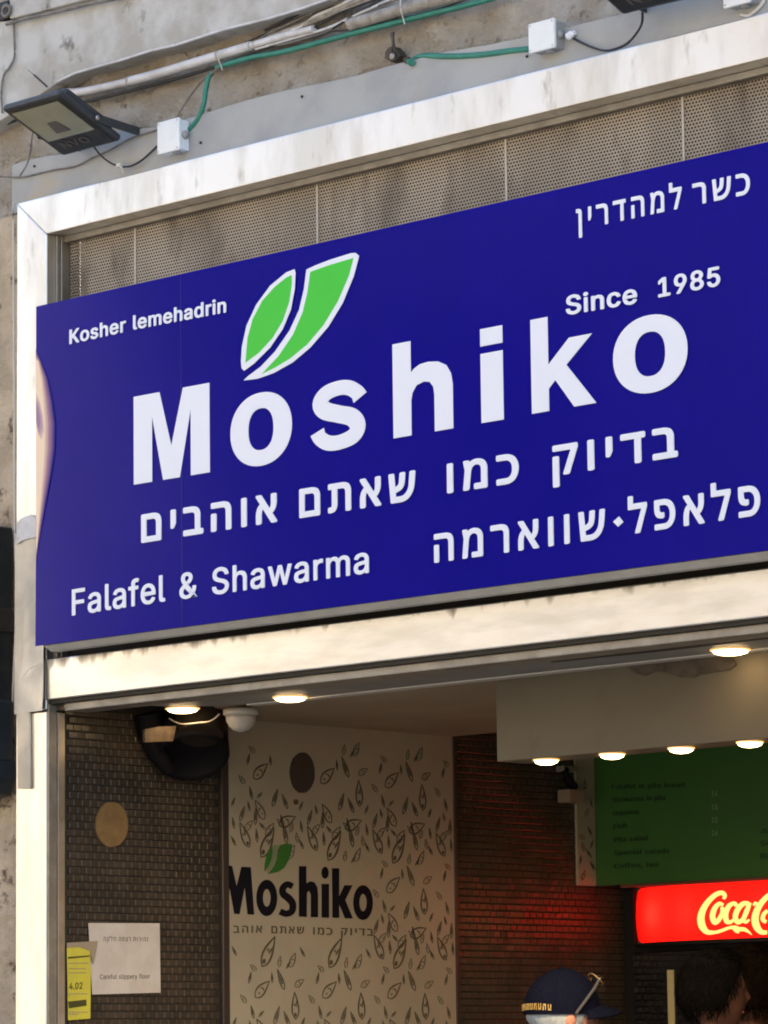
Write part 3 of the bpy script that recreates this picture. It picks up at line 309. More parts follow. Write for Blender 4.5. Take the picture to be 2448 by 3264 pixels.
    'א': (486, '361 0 155 306 40 475 125 475 318 188 446 0;45 0 45 127 46 156 49 182 54 207 61 229 69 250 80 268 92 285 105 299 121 312 138 323 156 332 176 339 197 285 185 280 173 273 162 265 153 256 144 245 137 233 131 220 126 205 122 189 119 171 118 152 117 132 117 0;309 148 285 200 297 206 309 213 319 221 328 230 336 241 343 253 349 266 354 281 358 297 360 314 362 333 362 353 362 475 435 475 435 358 434 330 431 304 426 280 420 258 412 238 402 219 390 203 377 188 362 176 346 165 328 155'),
    'ב': (435, '280 0 280 309 278 335 274 356 266 374 255 387 241 396 225 403 207 407 186 408 24 408 24 475 191 475 229 472 262 466 290 454 312 439 330 418 342 392 350 360 352 323 352 0;24 0 24 67 415 67 415 0'),
    'ד': (419, '254 0 254 436 326 436 326 0;8 408 8 475 399 475 399 408'),
    'ה': (523, '387 0 387 309 385 335 380 356 373 374 362 387 348 396 332 403 314 407 293 408 68 408 68 475 298 475 336 472 369 466 397 454 419 439 436 418 449 392 456 360 459 323 459 0;68 0 68 284 140 284 140 0'),
    'ו': (209, '68 0 68 475 140 475 140 0'),
    'ז': (241, '79 0 79 280 80 298 82 315 85 330 90 344 95 356 101 366 108 376 115 384 122 391 128 397 135 402 140 406 20 408 20 475 221 475 221 414 216 411 211 407 204 402 196 395 188 388 180 379 173 368 166 356 159 343 155 327 152 309 152 289 152 0'),
    'ח': (539, '314 475 352 472 385 466 413 454 435 439 452 418 465 392 472 360 475 323 475 0 403 0 403 309 401 335 396 356 389 374 378 387 364 396 348 403 330 407 309 408 140 408 140 0 68 0 68 475'),
    'י': (188, '60 171 60 475 132 475 132 243 96 171'),
    'כ': (433, '24 0 24 67 178 67 212 70 241 78 265 93 285 114 299 140 310 169 316 201 318 237 316 277 308 311 296 340 278 364 256 384 228 397 196 405 158 408 24 408 24 475 166 475 193 474 218 470 242 465 264 457 284 448 303 437 320 424 335 409 349 393 360 375 370 356 379 335 385 313 389 290 392 265 393 240 391 207 387 176 379 146 368 118 355 92 338 69 319 49 296 32 271 18 243 8 212 2 178 0'),
    'ל': (409, '84 475 381 475 381 420 231 0 155 0 306 408 12 408 12 609 84 609'),
    'ם': (523, '56 0 56 475 298 475 336 472 369 466 397 454 419 439 436 418 449 392 456 360 459 323 459 0;128 67 387 67 387 309 385 335 380 356 373 374 362 387 348 396 332 403 314 407 293 408 128 408'),
    'מ': (517, '281 484 307 483 332 479 354 473 374 464 393 452 408 439 422 423 433 406 442 387 448 367 452 345 453 322 453 0 245 0 245 67 381 67 381 310 379 334 375 355 367 374 356 391 341 404 323 413 301 419 276 421 256 420 237 416 221 410 206 402 192 391 180 378 170 364 162 347 154 328 148 308 144 286 140 262 112 0 40 0 76 329 44 475 116 475 130 407 138 415 143 422 150 429 156 436 163 443 170 449 178 455 186 461 195 466 205 470 216 474 227 478 239 481 252 483 266 484'),
    'ן': (236, '99 -192 99 357 99 370 97 381 93 390 88 397 81 402 73 405 64 407 53 408 16 408 16 475 74 475 94 473 113 469 129 461 144 450 156 435 165 416 170 393 172 366 172 -192'),
    'פ': (484, '40 0 40 67 229 67 263 70 292 78 316 93 335 114 350 140 360 169 367 201 369 237 366 277 359 311 346 340 329 364 306 384 279 397 246 405 209 408 70 408 70 475 217 475 243 474 269 470 292 465 314 457 335 448 353 437 370 424 386 409 399 393 411 375 421 356 429 335 435 313 440 290 443 265 443 240 442 207 437 176 430 146 419 118 405 92 389 69 369 49 347 32 322 18 293 8 262 2 229 0;177 187 155 188 134 192 116 198 99 206 85 217 73 229 63 244 55 260 48 278 44 297 41 318 40 340 40 475 112 475 112 346 113 331 114 318 117 306 121 295 126 285 132 277 139 270 147 264 156 260 165 257 176 255 187 254 200 255 213 256 213 189 195 188'),
    'צ': (448, '345 6 25 475 110 475 288 202 386 53;20 0 20 67 369 67 386 53 386 0;282 168 258 221 268 225 276 230 285 235 292 241 299 248 306 256 312 264 317 273 321 283 325 294 328 305 331 318 333 330 335 344 336 358 336 374 336 475 408 475 408 379 407 351 404 325 400 301 393 279 385 259 375 240 364 224 350 209 336 197 319 185 302 176'),
    'ק': (505, '251 0 402 408 64 408 64 475 477 475 477 420 327 0;64 -193 64 290 136 290 136 -193'),
    'ר': (435, '298 0 298 309 297 335 292 356 284 374 273 387 260 396 244 403 225 407 204 408 12 408 12 475 209 475 248 472 281 466 308 454 331 439 348 418 361 392 368 360 370 323 370 0'),
    'ש': (564, '74 0 32 475 104 475 140 67 241 67 261 67 280 70 299 74 317 79 335 86 351 95 366 106 381 118 394 132 406 148 417 166 426 186 434 207 441 231 446 257 450 285 468 475 540 475 522 285 520 269 517 252 514 235 510 216 505 197 499 178 491 159 483 140 473 122 461 104 448 87 433 71 417 55 398 42 378 30 355 19 330 11 303 5 273 1 241 0;119 162 114 227 181 248 192 252 202 256 210 262 218 268 225 275 231 283 236 292 241 302 244 312 247 325 249 338 251 352 262 475 334 475 325 366 323 350 321 334 319 319 316 305 313 291 309 278 304 266 298 254 291 243 282 233 271 223 259 214 246 206 230 198 212 190 192 184'),
    'ת': (535, '399 0 399 309 397 335 392 356 385 374 374 387 360 396 344 403 326 407 305 408 31 408 31 475 310 475 348 472 381 466 409 454 431 439 448 418 461 392 468 360 471 323 471 0;28 0 28 67 65 67 75 68 84 71 92 77 98 85 103 95 106 108 108 123 109 140 109 439 181 439 181 144 179 111 174 81 165 56 153 36 137 20 116 9 91 2 61 0'),
}
def text_verts(s, bold=0.0, gap=.03):
    """flat lettering: Latin from the outlines above, Hebrew from the built-in fallback face; thickened by stacked copies"""
    vs, fs, pen, lay = [], [], 0.0, 0
    def area(l): return sum(l[a][0]*l[(a+1)%len(l)][1]-l[(a+1)%len(l)][0]*l[a][1] for a in range(len(l)))/2
    def inside(p, l):
        r = False
        for a in range(len(l)):
            (x1, y1), (x2, y2) = l[a], l[a-1]
            if (y1 > p[1]) != (y2 > p[1]) and p[0] < (x2-x1)*(p[1]-y1)/(y2-y1)+x1: r = not r
        return r
    for c in s:
        if c == ' ': pen += .26; continue
        adv, raw = GLYPHS[c]; loops = []
        for lp in raw.split(';'):
            n = [int(v)/1000 for v in lp.split()]; loops.append([(n[k], n[k+1]) for k in range(0, len(n), 2)])
        sgn = math.copysign(1, area(max(loops, key=lambda l: abs(area(l)))))
        for lp in [l for l in loops if area(l)*sgn > 0]:
            grp = [lp]+[l for l in loops if area(l)*sgn < 0 and inside(l[0], lp)]
            cu = bpy.data.curves.new('t', 'CURVE'); cu.dimensions = '2D'; cu.fill_mode = 'BOTH'; cu.extrude = .5
            for l in grp:
                sp = cu.splines.new('POLY'); sp.points.add(len(l)-1)
                for k, (x, y) in enumerate(l): sp.points[k].co = (pen+x, y, 0, 1)
                sp.use_cyclic_u = True
            o = bpy.data.objects.new('t', cu); col.objects.link(o)
            dg = bpy.context.evaluated_depsgraph_get(); me = bpy.data.meshes.new_from_object(o.evaluated_get(dg)); b = len(vs); lay = (lay+1) % 4
            vs += [Vector((v.co.x, v.co.y, v.co.z-.015*lay)) for v in me.vertices]; fs += [tuple(q+b for q in p.vertices) for p in me.polygons]
            bpy.data.objects.remove(o); bpy.data.curves.remove(cu); bpy.data.meshes.remove(me)
        pen += adv/1000+gap
    if bold:
        V, Fs = [], []
        for k, (dx, dy) in enumerate(((0,0),(1,0),(-1,0),(0,.8),(0,-.8),(.7,.6),(-.7,.6),(.7,-.6),(-.7,-.6))):
            b = len(V); V += [Vector((v.x+dx*bold, v.y+dy*bold, v.z-.06*k)) for v in vs]; Fs += [tuple(i+b for i in f) for f in fs]
        return V, Fs
    return vs, fs
def text_on(mb, s, O, R, U, off=0.0, thick=(0, -.003, 0), cap=None, gap=.03):
    """lettering whose left foot is O, right foot R; U = vector of the cap height"""
    vs, fs = text_verts(s, off, gap)
    x0 = min(v.x for v in vs); x1 = max(v.x for v in vs)
    if cap is None: cap = .509
    e = R - O; th = Vector(thick)
    mb.add([O + e*((v.x-x0)/(x1-x0)) + U*(v.y/cap) + th*(v.z+.5) for v in vs], fs)
def plane_text(parent, name, s, lft, rgt, hpx, mt, ax=1, val=0.0, off=0.0, thick=(0, -.003, 0), cap=None, rtl=False, gap=.03):
    mb = MB()
    O = P(*lft, ax, val); R = P(*rgt, ax, val); T = P(lft[0], lft[1]-hpx, ax, val)
    U = T - O; U = Vector((0, 0, U.z))
    text_on(mb, s[::-1] if rtl else s, O, R, U, off, thick, cap, .125 if rtl else gap)
    return mb.build(name, mt, parent)
def outline(pts, ax, val, off):
    return [P(x, y, ax, val) for x, y in pts], off
def crop(pts, ox, oy, s):
    return [(ox+x*s, oy+y*s) for x, y in pts]

XR = P(150, 2700, 1, -.05).x           # plane of the shop's left side wall
XRIGHT = 3.6                            # right side wall (outside the frame)

# ================================================================ SETTING
tag(MB().box((-60,-60,-.3), (60,60,-.12)).build('street', M['asphalt']), kind='structure')
tag(MB().box((-40,-3.2,-.12), (40,-.05,0)).build('pavement', M['paving']), kind='structure')
tag(MB().box((XR-.6,-.05,-.12), (XRIGHT+.3,6.0,.0)).build('shop_floor', M['floor']), kind='structure')

ZT = 5.9
fw = thing('facade_wall', 'weathered beige plastered wall around and above the aluminium shop frame', 'wall', (0, .3, 0))
FZ = 4.352                                     # top of the aluminium frame
def grid_wall(x0, x1, z0, z1, y, amp, step, sd, mt, name, parent, kind=None):
    from mathutils import noise
    nx = int((x1-x0)/step); nz = int((z1-z0)/step); vs = []; fs = []
    for j in range(nz+1):
        for i in range(nx+1):
            x = x0+(x1-x0)*i/nx; z = z0+(z1-z0)*j/nz
            h = noise.fractal(Vector((x*7, z*7, sd)), 1.0, 2.0, 5)*amp
            if i in (0, nx) or j in (0, nz): h = 0
            vs.append((x, y-h, z))
    for j in range(nz):
        for i in range(nx):
            a = j*(nx+1)+i; fs.append((a, a+1, a+nx+2, a+nx+1))
    mb = MB(); mb.add(vs, fs, True); return mb.build(name, mt, parent, kind=kind)
grid_wall(-4.2, 3.9, FZ-.02, 5.35, .112, .022, .018, 3, M['plaster'], 'rough_plaster', fw)
grid_wall(-4.2, -.915, -.1, FZ-.02, .04, .010, .022, 9, M['stucco'], 'stucco_face', fw)
mb = MB(); mb.box((-4.2,.15,FZ), (3.9,.5,ZT)); mb.box((-4.2,.06,-.12), (-.93,.5,FZ)); mb.box((2.95,.06,-.12),(3.9,.5,FZ)); mb.box((-4.2,.08,5.35),(3.9,.15,ZT))
mb.build('masonry', M['stucco'], fw)
# neighbouring parts of the row, so that the street goes on to both sides
for x0, x1, h, mt, lb in ((-16,-4.2,6.6,'stone2','plain rendered building left of the shop wall'), (3.9,15,6.8,'stone','limestone building right of the shop front')):
    t = thing('neighbour_building', lb, 'building', ((x0+x1)/2, 3, 0))
    mb = MB(); mb.box((x0,.12,-.12), (x1,6,h)); mb.build('wall', M[mt], t)
    x = x0+1.2
    while x < x1-1.5:
        for z in (1.0, 3.9):
            f = MB().box((x,.06,z), (x+1.0,.12,z+1.5)).build('window', M['winframe'], t)
            MB().box((x+.07,.045,z+.07), (x+.93,.06,z+1.43)).build('pane', M['winglass'], f)
        x += 2.4
t = thing('shop_building_roof', 'flat grey roof over the shop', 'roof', (0,3,ZT))
MB().box((-4.2,.5,ZT-.2), (3.9,6.0,ZT)).build('roof_slab', M['roof'], t)

# unseen buildings across the street; several toned and sized for reflections in metal and sign
def unseen_building(x0, x1, y, h, mt, label, ww=1.1, step=3.2, z0=1.2, cornice=.35):
    t = thing('unseen_street_building', label, 'building', ((x0+x1)/2, y-4, 0))
    MB().box((x0, y-8, -.12), (x1, y, h)).build('wall', M[mt], t)
    MB().box((x0-.1, y+.003, h-.35), (x1+.1, y+cornice, h-.1)).build('cornice', M[mt], t)
    z = z0
    while z < h-2.2:
        x = x0+1.1
        while x < x1-ww-.6:
            f = MB().box((x-.08, y+.003, z-.08), (x+ww+.08, y+.10, z+1.6)).build('window', M['winframe'], t)
            MB().box((x, y+.10, z), (x+ww, y+.12, z+1.52)).build('pane', M['winglass'], f)
            x += step
        z += 3.1
    return t
unseen_building(-24.0, -17.6, -22, 9.6, 'darkrender', 'unseen low building with dark basalt cladding across the street', ww=1.6, step=2.4)
unseen_building(-62, -24.4, -21, 11.6, 'stone2', 'unseen tall pale rendered building at the far left across the street', step=6.5, z0=2.6)
unseen_building(-17.2, -11, -22.5, 17.5, 'midrender', 'unseen tall narrow brown rendered building across the street', step=2.6)
unseen_building(-36, -23.8, -31, 21, 'midrender', 'unseen tall brown rendered tower standing behind the pale building', step=3.1)
unseen_building(-10.6, 2, -22.5, 12.5, 'greyrender', 'unseen grey rendered building across the street', step=3.0)
unseen_building(2.6, 22, -21.5, 11, 'stone', 'unseen long limestone building at the right across the street', step=3.4)

# ---------------------------------------------------------------- wall top: cement sheets, grey band
YL = .03
sheet = thing('cement_lintel', 'pale grey cement sheet with sagging lower edge along the top of the wall', 'wall panel', (0,.05,4.9))
low = [(-60,425),(60,345),(130,300),(185,262),(240,235),(300,218),(380,196),(480,164),(560,146),(640,120),(720,95),(800,75),(860,60),(960,30),(1080,-12)]
top = [(1080,-160),(-60,150)]
top_z = [(-60,72),(30,66),(120,44),(230,16),(300,-2),(420,-40),(1080,-190)]
pts = [P(x, y, 1, YL) for x, y in low] + [P(x, y, 1, YL) for x, y in reversed(top_z)]
mb = MB(); mb.prism(pts, (0,.082,0)); mb.build('lower_sheet', M['lintel'], sheet, bevel=.004)
pts = [P(x, y, 1, YL-.02) for x, y in [(30,60),(120,38),(230,10),(290,-6),(420,-44),(700,-110),(1400,-330),(1400,-600),(30,-240)]]
MB().prism(pts, (0,.10,0)).build('upper_sheet', M['lintel'], sheet, bevel=.004)
mb = MB(); mb.tube([P(x, y-2, 1, YL-.006) for x, y in low[3:]], .0045, 6); mb.build('edge_bead', M['pvc'], sheet)

band = thing('steel_band', 'flat grey painted steel band just above the aluminium frame', 'band', (0,.07,FZ))
tp = [(38,527),(80,512),(150,497),(215,490),(330,430),(420,412),(500,405),(620,372),(700,345),(790,318),(900,290),(1040,262),(1140,240),(1240,210),(1300,195),(1420,165),(1560,142),(1720,108),(2000,40),(2520,-80)]
bl = [P(38,648,1,.05), P(2520,15,1,.05)]; bl = [Vector((p.x,p.y,FZ+.004)) for p in bl]
pts = [P(x,y,1,.05) for x,y in tp]
MB().prism(pts+[bl[1],bl[0]], (0,.05,0)).build('plate', M['band'], band, bevel=.002)
for x, y in ((110,530),(963,308),(640,455),(1680,180)):
    c = P(x,y,1,.048); MB().lathe(c, [(.0045,0),(.0045,.003),(.002,.004)], 8, (0,-1,0)).build('screw', M['gasket'], band)

# ================================================================ ALUMINIUM FRAME
YF = -.05
fr = thing('storefront', 'broad satin aluminium frame around the shop sign and doorway', 'frame', (-.84,0,0))
xo = -.905; xi = -.7565; zi = P(145,746,1,YF).z; xe = 2.95
XO = P(45,645,1,YF).x
xo = (XO-.89)/2
# top rail and left post meet in a mitre
MB().prism([(xo,YF,FZ),(xe,YF,FZ),(xe,YF,zi),(xi,YF,zi)], (0,.15,0)).build('top_rail', M['alu'], fr, bevel=.004)
zs = P(50,1700,1,YF).z; zs2 = P(147,2262,1,YF).z
MB().prism([(xo,YF-.001,FZ-.001),(xi,YF-.001,zi-.001),(xi,YF-.001,zs2),(xo,YF-.001,zs2)], (0,.151,0)).build('left_post', M['alu'], fr, bevel=.004)
# thin cover sheet over the post; duller reflection put into its tilt and darker metal
a = (xo-.003, YF-.004, zs); 
vs = [(xo-.003,YF-.003,zs),(xi+.002,YF-.004,zs),(xi+.002,YF-.018,zs2-.004),(xo-.003,YF-.005,zs2-.004)]
MB().prism(vs, (0,.0035,.001)).build('dull_reflection_sheet', M['alu_dull'], fr)
MB().prism([P(x,y,1,YF-.008) for x,y in [(52,1668),(70,1650),(100,1640),(114,1652),(114,1712),(90,1718),(72,1722),(54,1735)]], (0,.002,0)).build('torn_sticker', M['pvc'], fr)
MB().prism([(xo,YF,zs2-.004),(xi,YF,zs2-.004),(xi,YF,-.1),(xo,YF,-.1)], (0,.074,0)).build('lower_post', M['alu_dirty'], fr, bevel=.004)
q = [P(x,y,1,YF-.009) for x,y in [(54,2268),(94,2268),(96,2514),(56,2514)]]
MB().prism(q, (0,.007,0)).build('dull_patch', M['alu_dull'], fr)  # thin, darker rectangle laid on the lower post
zb0 = P(150,2231,1,YF).z; zb1 = P(146,2102,1,YF).z
rail = MB().box((xi+.001,YF-.002,2.690), (xe,.05,2.8215)).build('bottom_rail', M['alu_dirty'], fr, bevel=.004)
MB().box((xe,YF,-.1), (xe+.15,.10,FZ)).build('right_post', M['alu'], fr, bevel=.004)
# recessed inner profiles under the top rail
MB().box((xi+.012,.016,zi-.021), (xe,.040,zi-.0005)).build('inner_lip', M['profile'], fr, bevel=.002)
MB().box((xi+.001,-.012,2.83), (xi+.009,.004,zi-.001)).build('inner_jamb', M['profile'], fr, bevel=.002)
MB().box((xi+.001,.005,2.83), (xi+.012,.040,zi-.001)).build('inner_jamb', M['alu_dull'], fr, bevel=.002)
# below the bottom rail: gasket line and two profiles, door jamb
MB().box((XR+.002,-.035,2.678), (xe,.048,2.6895)).build('gasket_strip', M['gasket'], fr)
MB().box((XR+.05,-.02,2.652), (xe,.075,2.6775)).build('lower_lip', M['profile'], fr, bevel=.003)
mb = MB(); mb.box((XR-.004,-.046,0), (XR+.004,-.012,2.676)); mb.build('door_jamb', M['profile'], fr, bevel=.001)
MB().box((XR-.004,-.0105,0), (XR+.009,.018,2.651)).build('door_jamb', M['alu_dull'], fr, bevel=.001)
MB().box((XR-.004,.019,0), (XR+.004,.03,2.651)).build('gasket_strip', M['gasket'], fr)
# grime that has run down from behind the sign onto the bottom rail
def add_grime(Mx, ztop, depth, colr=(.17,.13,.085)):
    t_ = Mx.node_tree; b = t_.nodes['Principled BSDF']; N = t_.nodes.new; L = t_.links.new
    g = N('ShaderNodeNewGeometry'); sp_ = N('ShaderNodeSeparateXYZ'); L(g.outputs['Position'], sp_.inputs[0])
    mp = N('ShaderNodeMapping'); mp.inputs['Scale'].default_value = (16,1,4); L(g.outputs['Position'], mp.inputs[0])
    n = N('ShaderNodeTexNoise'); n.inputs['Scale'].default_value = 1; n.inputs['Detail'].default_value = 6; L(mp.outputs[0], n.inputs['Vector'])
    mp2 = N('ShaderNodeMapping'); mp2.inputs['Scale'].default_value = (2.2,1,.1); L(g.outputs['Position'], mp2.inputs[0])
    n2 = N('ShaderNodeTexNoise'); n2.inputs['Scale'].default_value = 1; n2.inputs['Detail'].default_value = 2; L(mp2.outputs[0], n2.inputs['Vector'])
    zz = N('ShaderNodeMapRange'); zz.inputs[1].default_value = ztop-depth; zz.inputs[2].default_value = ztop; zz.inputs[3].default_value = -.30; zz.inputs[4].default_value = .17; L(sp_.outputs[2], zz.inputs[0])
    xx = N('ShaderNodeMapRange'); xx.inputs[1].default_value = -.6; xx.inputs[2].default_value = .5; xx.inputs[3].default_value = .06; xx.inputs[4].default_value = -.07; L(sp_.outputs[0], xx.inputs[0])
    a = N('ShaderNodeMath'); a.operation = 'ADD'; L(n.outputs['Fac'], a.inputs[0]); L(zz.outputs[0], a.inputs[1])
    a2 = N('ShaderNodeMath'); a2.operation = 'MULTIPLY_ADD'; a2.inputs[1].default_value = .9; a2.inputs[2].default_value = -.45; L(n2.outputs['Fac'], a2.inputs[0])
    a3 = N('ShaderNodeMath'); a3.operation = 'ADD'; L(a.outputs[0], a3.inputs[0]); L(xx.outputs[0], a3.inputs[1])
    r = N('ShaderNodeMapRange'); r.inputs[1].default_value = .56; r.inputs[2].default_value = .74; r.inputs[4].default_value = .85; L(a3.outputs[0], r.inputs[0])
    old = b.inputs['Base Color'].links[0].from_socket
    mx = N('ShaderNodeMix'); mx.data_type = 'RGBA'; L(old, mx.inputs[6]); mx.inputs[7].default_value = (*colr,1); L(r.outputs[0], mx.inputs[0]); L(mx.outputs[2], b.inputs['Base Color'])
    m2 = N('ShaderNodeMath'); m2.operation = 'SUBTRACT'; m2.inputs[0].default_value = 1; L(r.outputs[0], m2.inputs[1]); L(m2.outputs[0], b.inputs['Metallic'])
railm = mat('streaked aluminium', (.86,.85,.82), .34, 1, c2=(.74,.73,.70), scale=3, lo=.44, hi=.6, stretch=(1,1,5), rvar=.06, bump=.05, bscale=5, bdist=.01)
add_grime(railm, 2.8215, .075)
rail.data.materials.clear(); rail.data.materials.append(railm)

# ================================================================ PERFORATED SCREEN
ms = thing('perforated_screen', 'beige perforated metal screen between the frame and the blue sign', 'screen', (0,.13,zi))
YM = .043; px_, pz_ = .0118, .0102; r_ = .0037
mb = MB(); vs = []; fs = []; z = zi-.021; row = 0
x0 = xi+.012; zlow = 3.86
nx = int((xe-x0)/px_)
while z > zlow:
    zt, zb = z, z-pz_; zc = (zt+zb)/2; o = (row % 2)*px_/2
    for i in range(nx):
        xa = x0-px_*.6+i*px_+o; xb = xa+px_; xc = (xa+xb)/2; b = len(vs)
        ring = [(xc+r_*1.15*math.cos(math.pi*k/3+math.pi/6), YM, zc+r_*math.sin(math.pi*k/3+math.pi/6)) for k in range(6)]
        vs += [(xb,YM,zt),(xc,YM,zt),(xa,YM,zt),(xa,YM,zb),(xc,YM,zb),(xb,YM,zb)] + ring
        #       0          1          2          3          4          5       ring: 0:30deg 1:90 2:150 3:210 4:270 5:330
        fs += [(b+0,b+1,b+7,b+6),(b+1,b+2,b+8,b+7),(b+2,b+3,b+9,b+8),(b+3,b+4,b+10,b+9),(b+4,b+5,b+11,b+10),(b+5,b+0,b+6,b+11)]
    z -= pz_; row += 1
mb.add(vs, fs); ob = mb.build('perforated_sheet', M['meshm'], ms, kind='stuff')
mb = MB(); mb.box((x0,YM,2.83),(xe,YM+.004,zlow-.01)); mb.build('lower_sheet', M['cavity'], ms)
for px in (430,1010,1611,2175):
    c = P(px, 760-(px-430)*.24, 1, YM-.004)
    MB().box((c.x-.0035,YM-.004,zlow), (c.x+.0035,YM-.0005,zi-.022)).build('seam_strip', M['seam'], ms)
# irregular sheet-metal behind the holes: pale patches show through
MB().box((xi,.12,2.83),(xe,.14,zi+.1)).build('backing_board', M['cavity'], ms)

# ================================================================ SIGN
YS = -.14
sx0 = P(113,980,1,YS).x-.0; sx1 = 3.05; sz0, sz1 = 2.8535, 3.961
sx0 = -.704
sg = thing('shop_sign', 'large dark blue shop sign with white lettering and a green leaf', 'sign', (1.1,YS,sz0))
mb = MB(); NX, NZ = 150, 60; vs = []
def curl(x, z):
    u = (x-sx0); g = math.exp(-((z-3.50)/.30)**2)
    return .0003*g*math.exp(-u/.04) + .0007*math.sin(x*5.1+z*3)+.0006*math.sin(x*2.3-z*5+1)
for j in range(NZ+1):
    for i in range(NX+1):
        s_ = (i/NX)**1.8; x = sx0+(sx1-sx0)*s_; z = sz0+(sz1-sz0)*j/NZ
        vs.append((x, YS+curl(x, z), z))
fs = [(j*(NX+1)+i, j*(NX+1)+i+1, (j+1)*(NX+1)+i+1, (j+1)*(NX+1)+i) for j in range(NZ) for i in range(NX)]
mb.add(vs, fs, True)
# back side of the sheet
n0 = len(vs); mb.add([(v[0], v[1]+.003, v[2]) for v in vs], [tuple(reversed(f)) for f in fs], True)
def edge(ids):
    for a, b in zip(ids, ids[1:]): mb.add([mb.v[a], mb.v[a+n0], mb.v[b+n0], mb.v[b]], [(0,1,2,3)])
edge(list(range(0, NX+1))); edge([NZ*(NX+1)+i for i in range(NX, -1, -1)]); edge([j*(NX+1) for j in range(NZ, -1, -1)])
mb.build('panel', M['blue'], sg)
mb = MB(); mb.box((sx0+.045,YS+.006,sz0+.001), (sx1,YS+.052,sz1-.004)); mb.prism([(sx0+.03,YS+.004,sz0-.001),(sx1,YS+.004,sz0-.001),(sx1,YS+.022,sz0-.020),(sx0+.05,YS+.022,sz0-.020)], (0,.03,0)); mb.build('casing', M['tin'], sg)
MB().box((sx0+.05,YS+.055,sz0+.012), (sx1,YS+.075,sz0+.05)).build('mounting_rail', M['gasket'], sg)
for px in (578,):
    c = P(px, 1400, 1, YS-.001); MB().box((c.x-.0008,YS-.0016,sz0+.003),(c.x+.0008,YS+.001,sz1-.003)).build('sheet_joint', M['joint'], sg)
YT = YS-.0034                                  # plane of the lettering
TH = (0,.0016,0)
def sign_line(name, s, l, r, h, off=0.0, rtl=False, cap=None, mt='white'):
    return plane_text(sg, name, s, l, r, h, M[mt], 1, YT, off, TH, cap, rtl, .028)
sign_line('lettering', 'Kosher', (221,1096), (401,1056), 43, .024)
sign_line('lettering', 'lemehadrin', (424,1050), (721,994), 43, .024)
sign_line('lettering', 'Since', (1804,1003), (2031,965), 58, .022)
sign_line('lettering', '1985', (2098,947), (2296,908), 58, .022)
HC = .475
sign_line('lettering', 'למהדרין', (1837,733), (2174,661), 64, .017, True, HC)
sign_line('lettering', 'כשר', (2208,654), (2391,616), 66, .017, True, HC)
sign_line('lettering', 'אוהבים', (450,1728), (884,1660), 84, .024, True, HC)
sign_line('lettering', 'שאתם', (954,1649), (1325,1590), 86, .024, True, HC)
sign_line('lettering', 'כמו', (1425,1570), (1654,1534), 88, .024, True, HC)
sign_line('lettering', 'בדיוק', (1762,1515), (2161,1452), 90, .024, True, HC)
sign_line('lettering', 'שווארמה', (1384,1792), (1930,1713), 86, .020, True, HC)
sign_line('lettering', 'פלאפל', (2003,1701), (2424,1638), 90, .020, True, HC)
MB().prism([P(x,y,1,YT) for x,y in crop([(945,597),(972,572),(992,598),(968,620)],1300,1250,.692)], TH).build('dot', M['white'], sg)
sign_line('lettering', 'Falafel', (229,1961), (527,1915), 80, .014)
sign_line('lettering', '&', (572,1910), (629,1901), 80, .014)
sign_line('lettering', 'Shawarma', (676,1895), (1176,1824), 81, .014)

# cream patch of nested shapes, fading into the blue along the left edge
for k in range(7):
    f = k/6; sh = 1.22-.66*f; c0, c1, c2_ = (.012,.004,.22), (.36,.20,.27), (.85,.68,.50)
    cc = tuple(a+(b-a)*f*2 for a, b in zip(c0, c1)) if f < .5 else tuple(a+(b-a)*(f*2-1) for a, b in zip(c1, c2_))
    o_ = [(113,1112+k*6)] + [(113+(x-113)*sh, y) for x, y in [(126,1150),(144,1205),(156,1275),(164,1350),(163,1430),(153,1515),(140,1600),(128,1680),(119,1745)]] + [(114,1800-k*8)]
    MB().prism([P(x+1,y,1,YS-.0014-.0003*k) for x,y in o_], (0,.0002,0)).build('cream_patch', mat('patch tone', cc, .3, spec=.2), sg)
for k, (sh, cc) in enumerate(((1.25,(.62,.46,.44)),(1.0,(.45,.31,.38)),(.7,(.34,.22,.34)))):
    MB().prism([P(114+(x-114)*sh,1325+(y-1325)*sh,1,YS-.0036-.0003*k) for x,y in [(115,1268),(124,1290),(132,1325),(135,1362),(128,1385),(120,1372),(115,1345)]], (0,.0002,0)).build('cream_patch', mat('patch tone', cc, .3, spec=.2), sg)
# the seven large letters
def bez_ring(cx, cy, rx, ry, n=40, p=2.25, a0=0, a1=2*math.pi):
    out = []
    for i in range(n):
        a = a0+(a1-a0)*i/n; c, s_ = math.cos(a), math.sin(a)
        out.append((cx+rx*math.copysign(abs(c)**(2/p), c), cy+ry*math.copysign(abs(s_)**(2/p), s_)))
    return out
def letter(local, holes, l, r, htop):
    """local outline in units of width 0..1 and height 0..1 (cap), set between two foot pixels"""
    O = P(*l,1,YT); R = P(*r,1,YT); T = P(l[0], l[1]-htop, 1, YT); ex = R-O; U = Vector((0,0,(T-O).z))
    bm = bmesh.new(); th = Vector(TH)
    loops = []
    for lp in [local]+holes:
        vv = [bm.verts.new(O+ex*x+U*y) for x, y in lp]; loops.append(vv)
        for a, b in zip(vv, vv[1:]+vv[:1]): bm.edges.new((a, b))
    bmesh.ops.triangle_fill(bm, edges=bm.edges[:], use_beauty=True)
    ex_ = bmesh.ops.extrude_face_region(bm, geom=bm.faces[:])
    bmesh.ops.translate(bm, verts=[g for g in ex_['geom'] if isinstance(g, bmesh.types.BMVert)], vec=th)
    bmesh.ops.recalc_face_normals(bm, faces=bm.faces[:])
    mb = MB(); bm.verts.index_update(); mb.add([v.co.copy() for v in bm.verts], [tuple(v.index for v in f.verts) for f in bm.faces]); bm.free()
    return mb.build('letter', M['white'], sg)
def S(x, y): return (x/.6777, y/.6777)
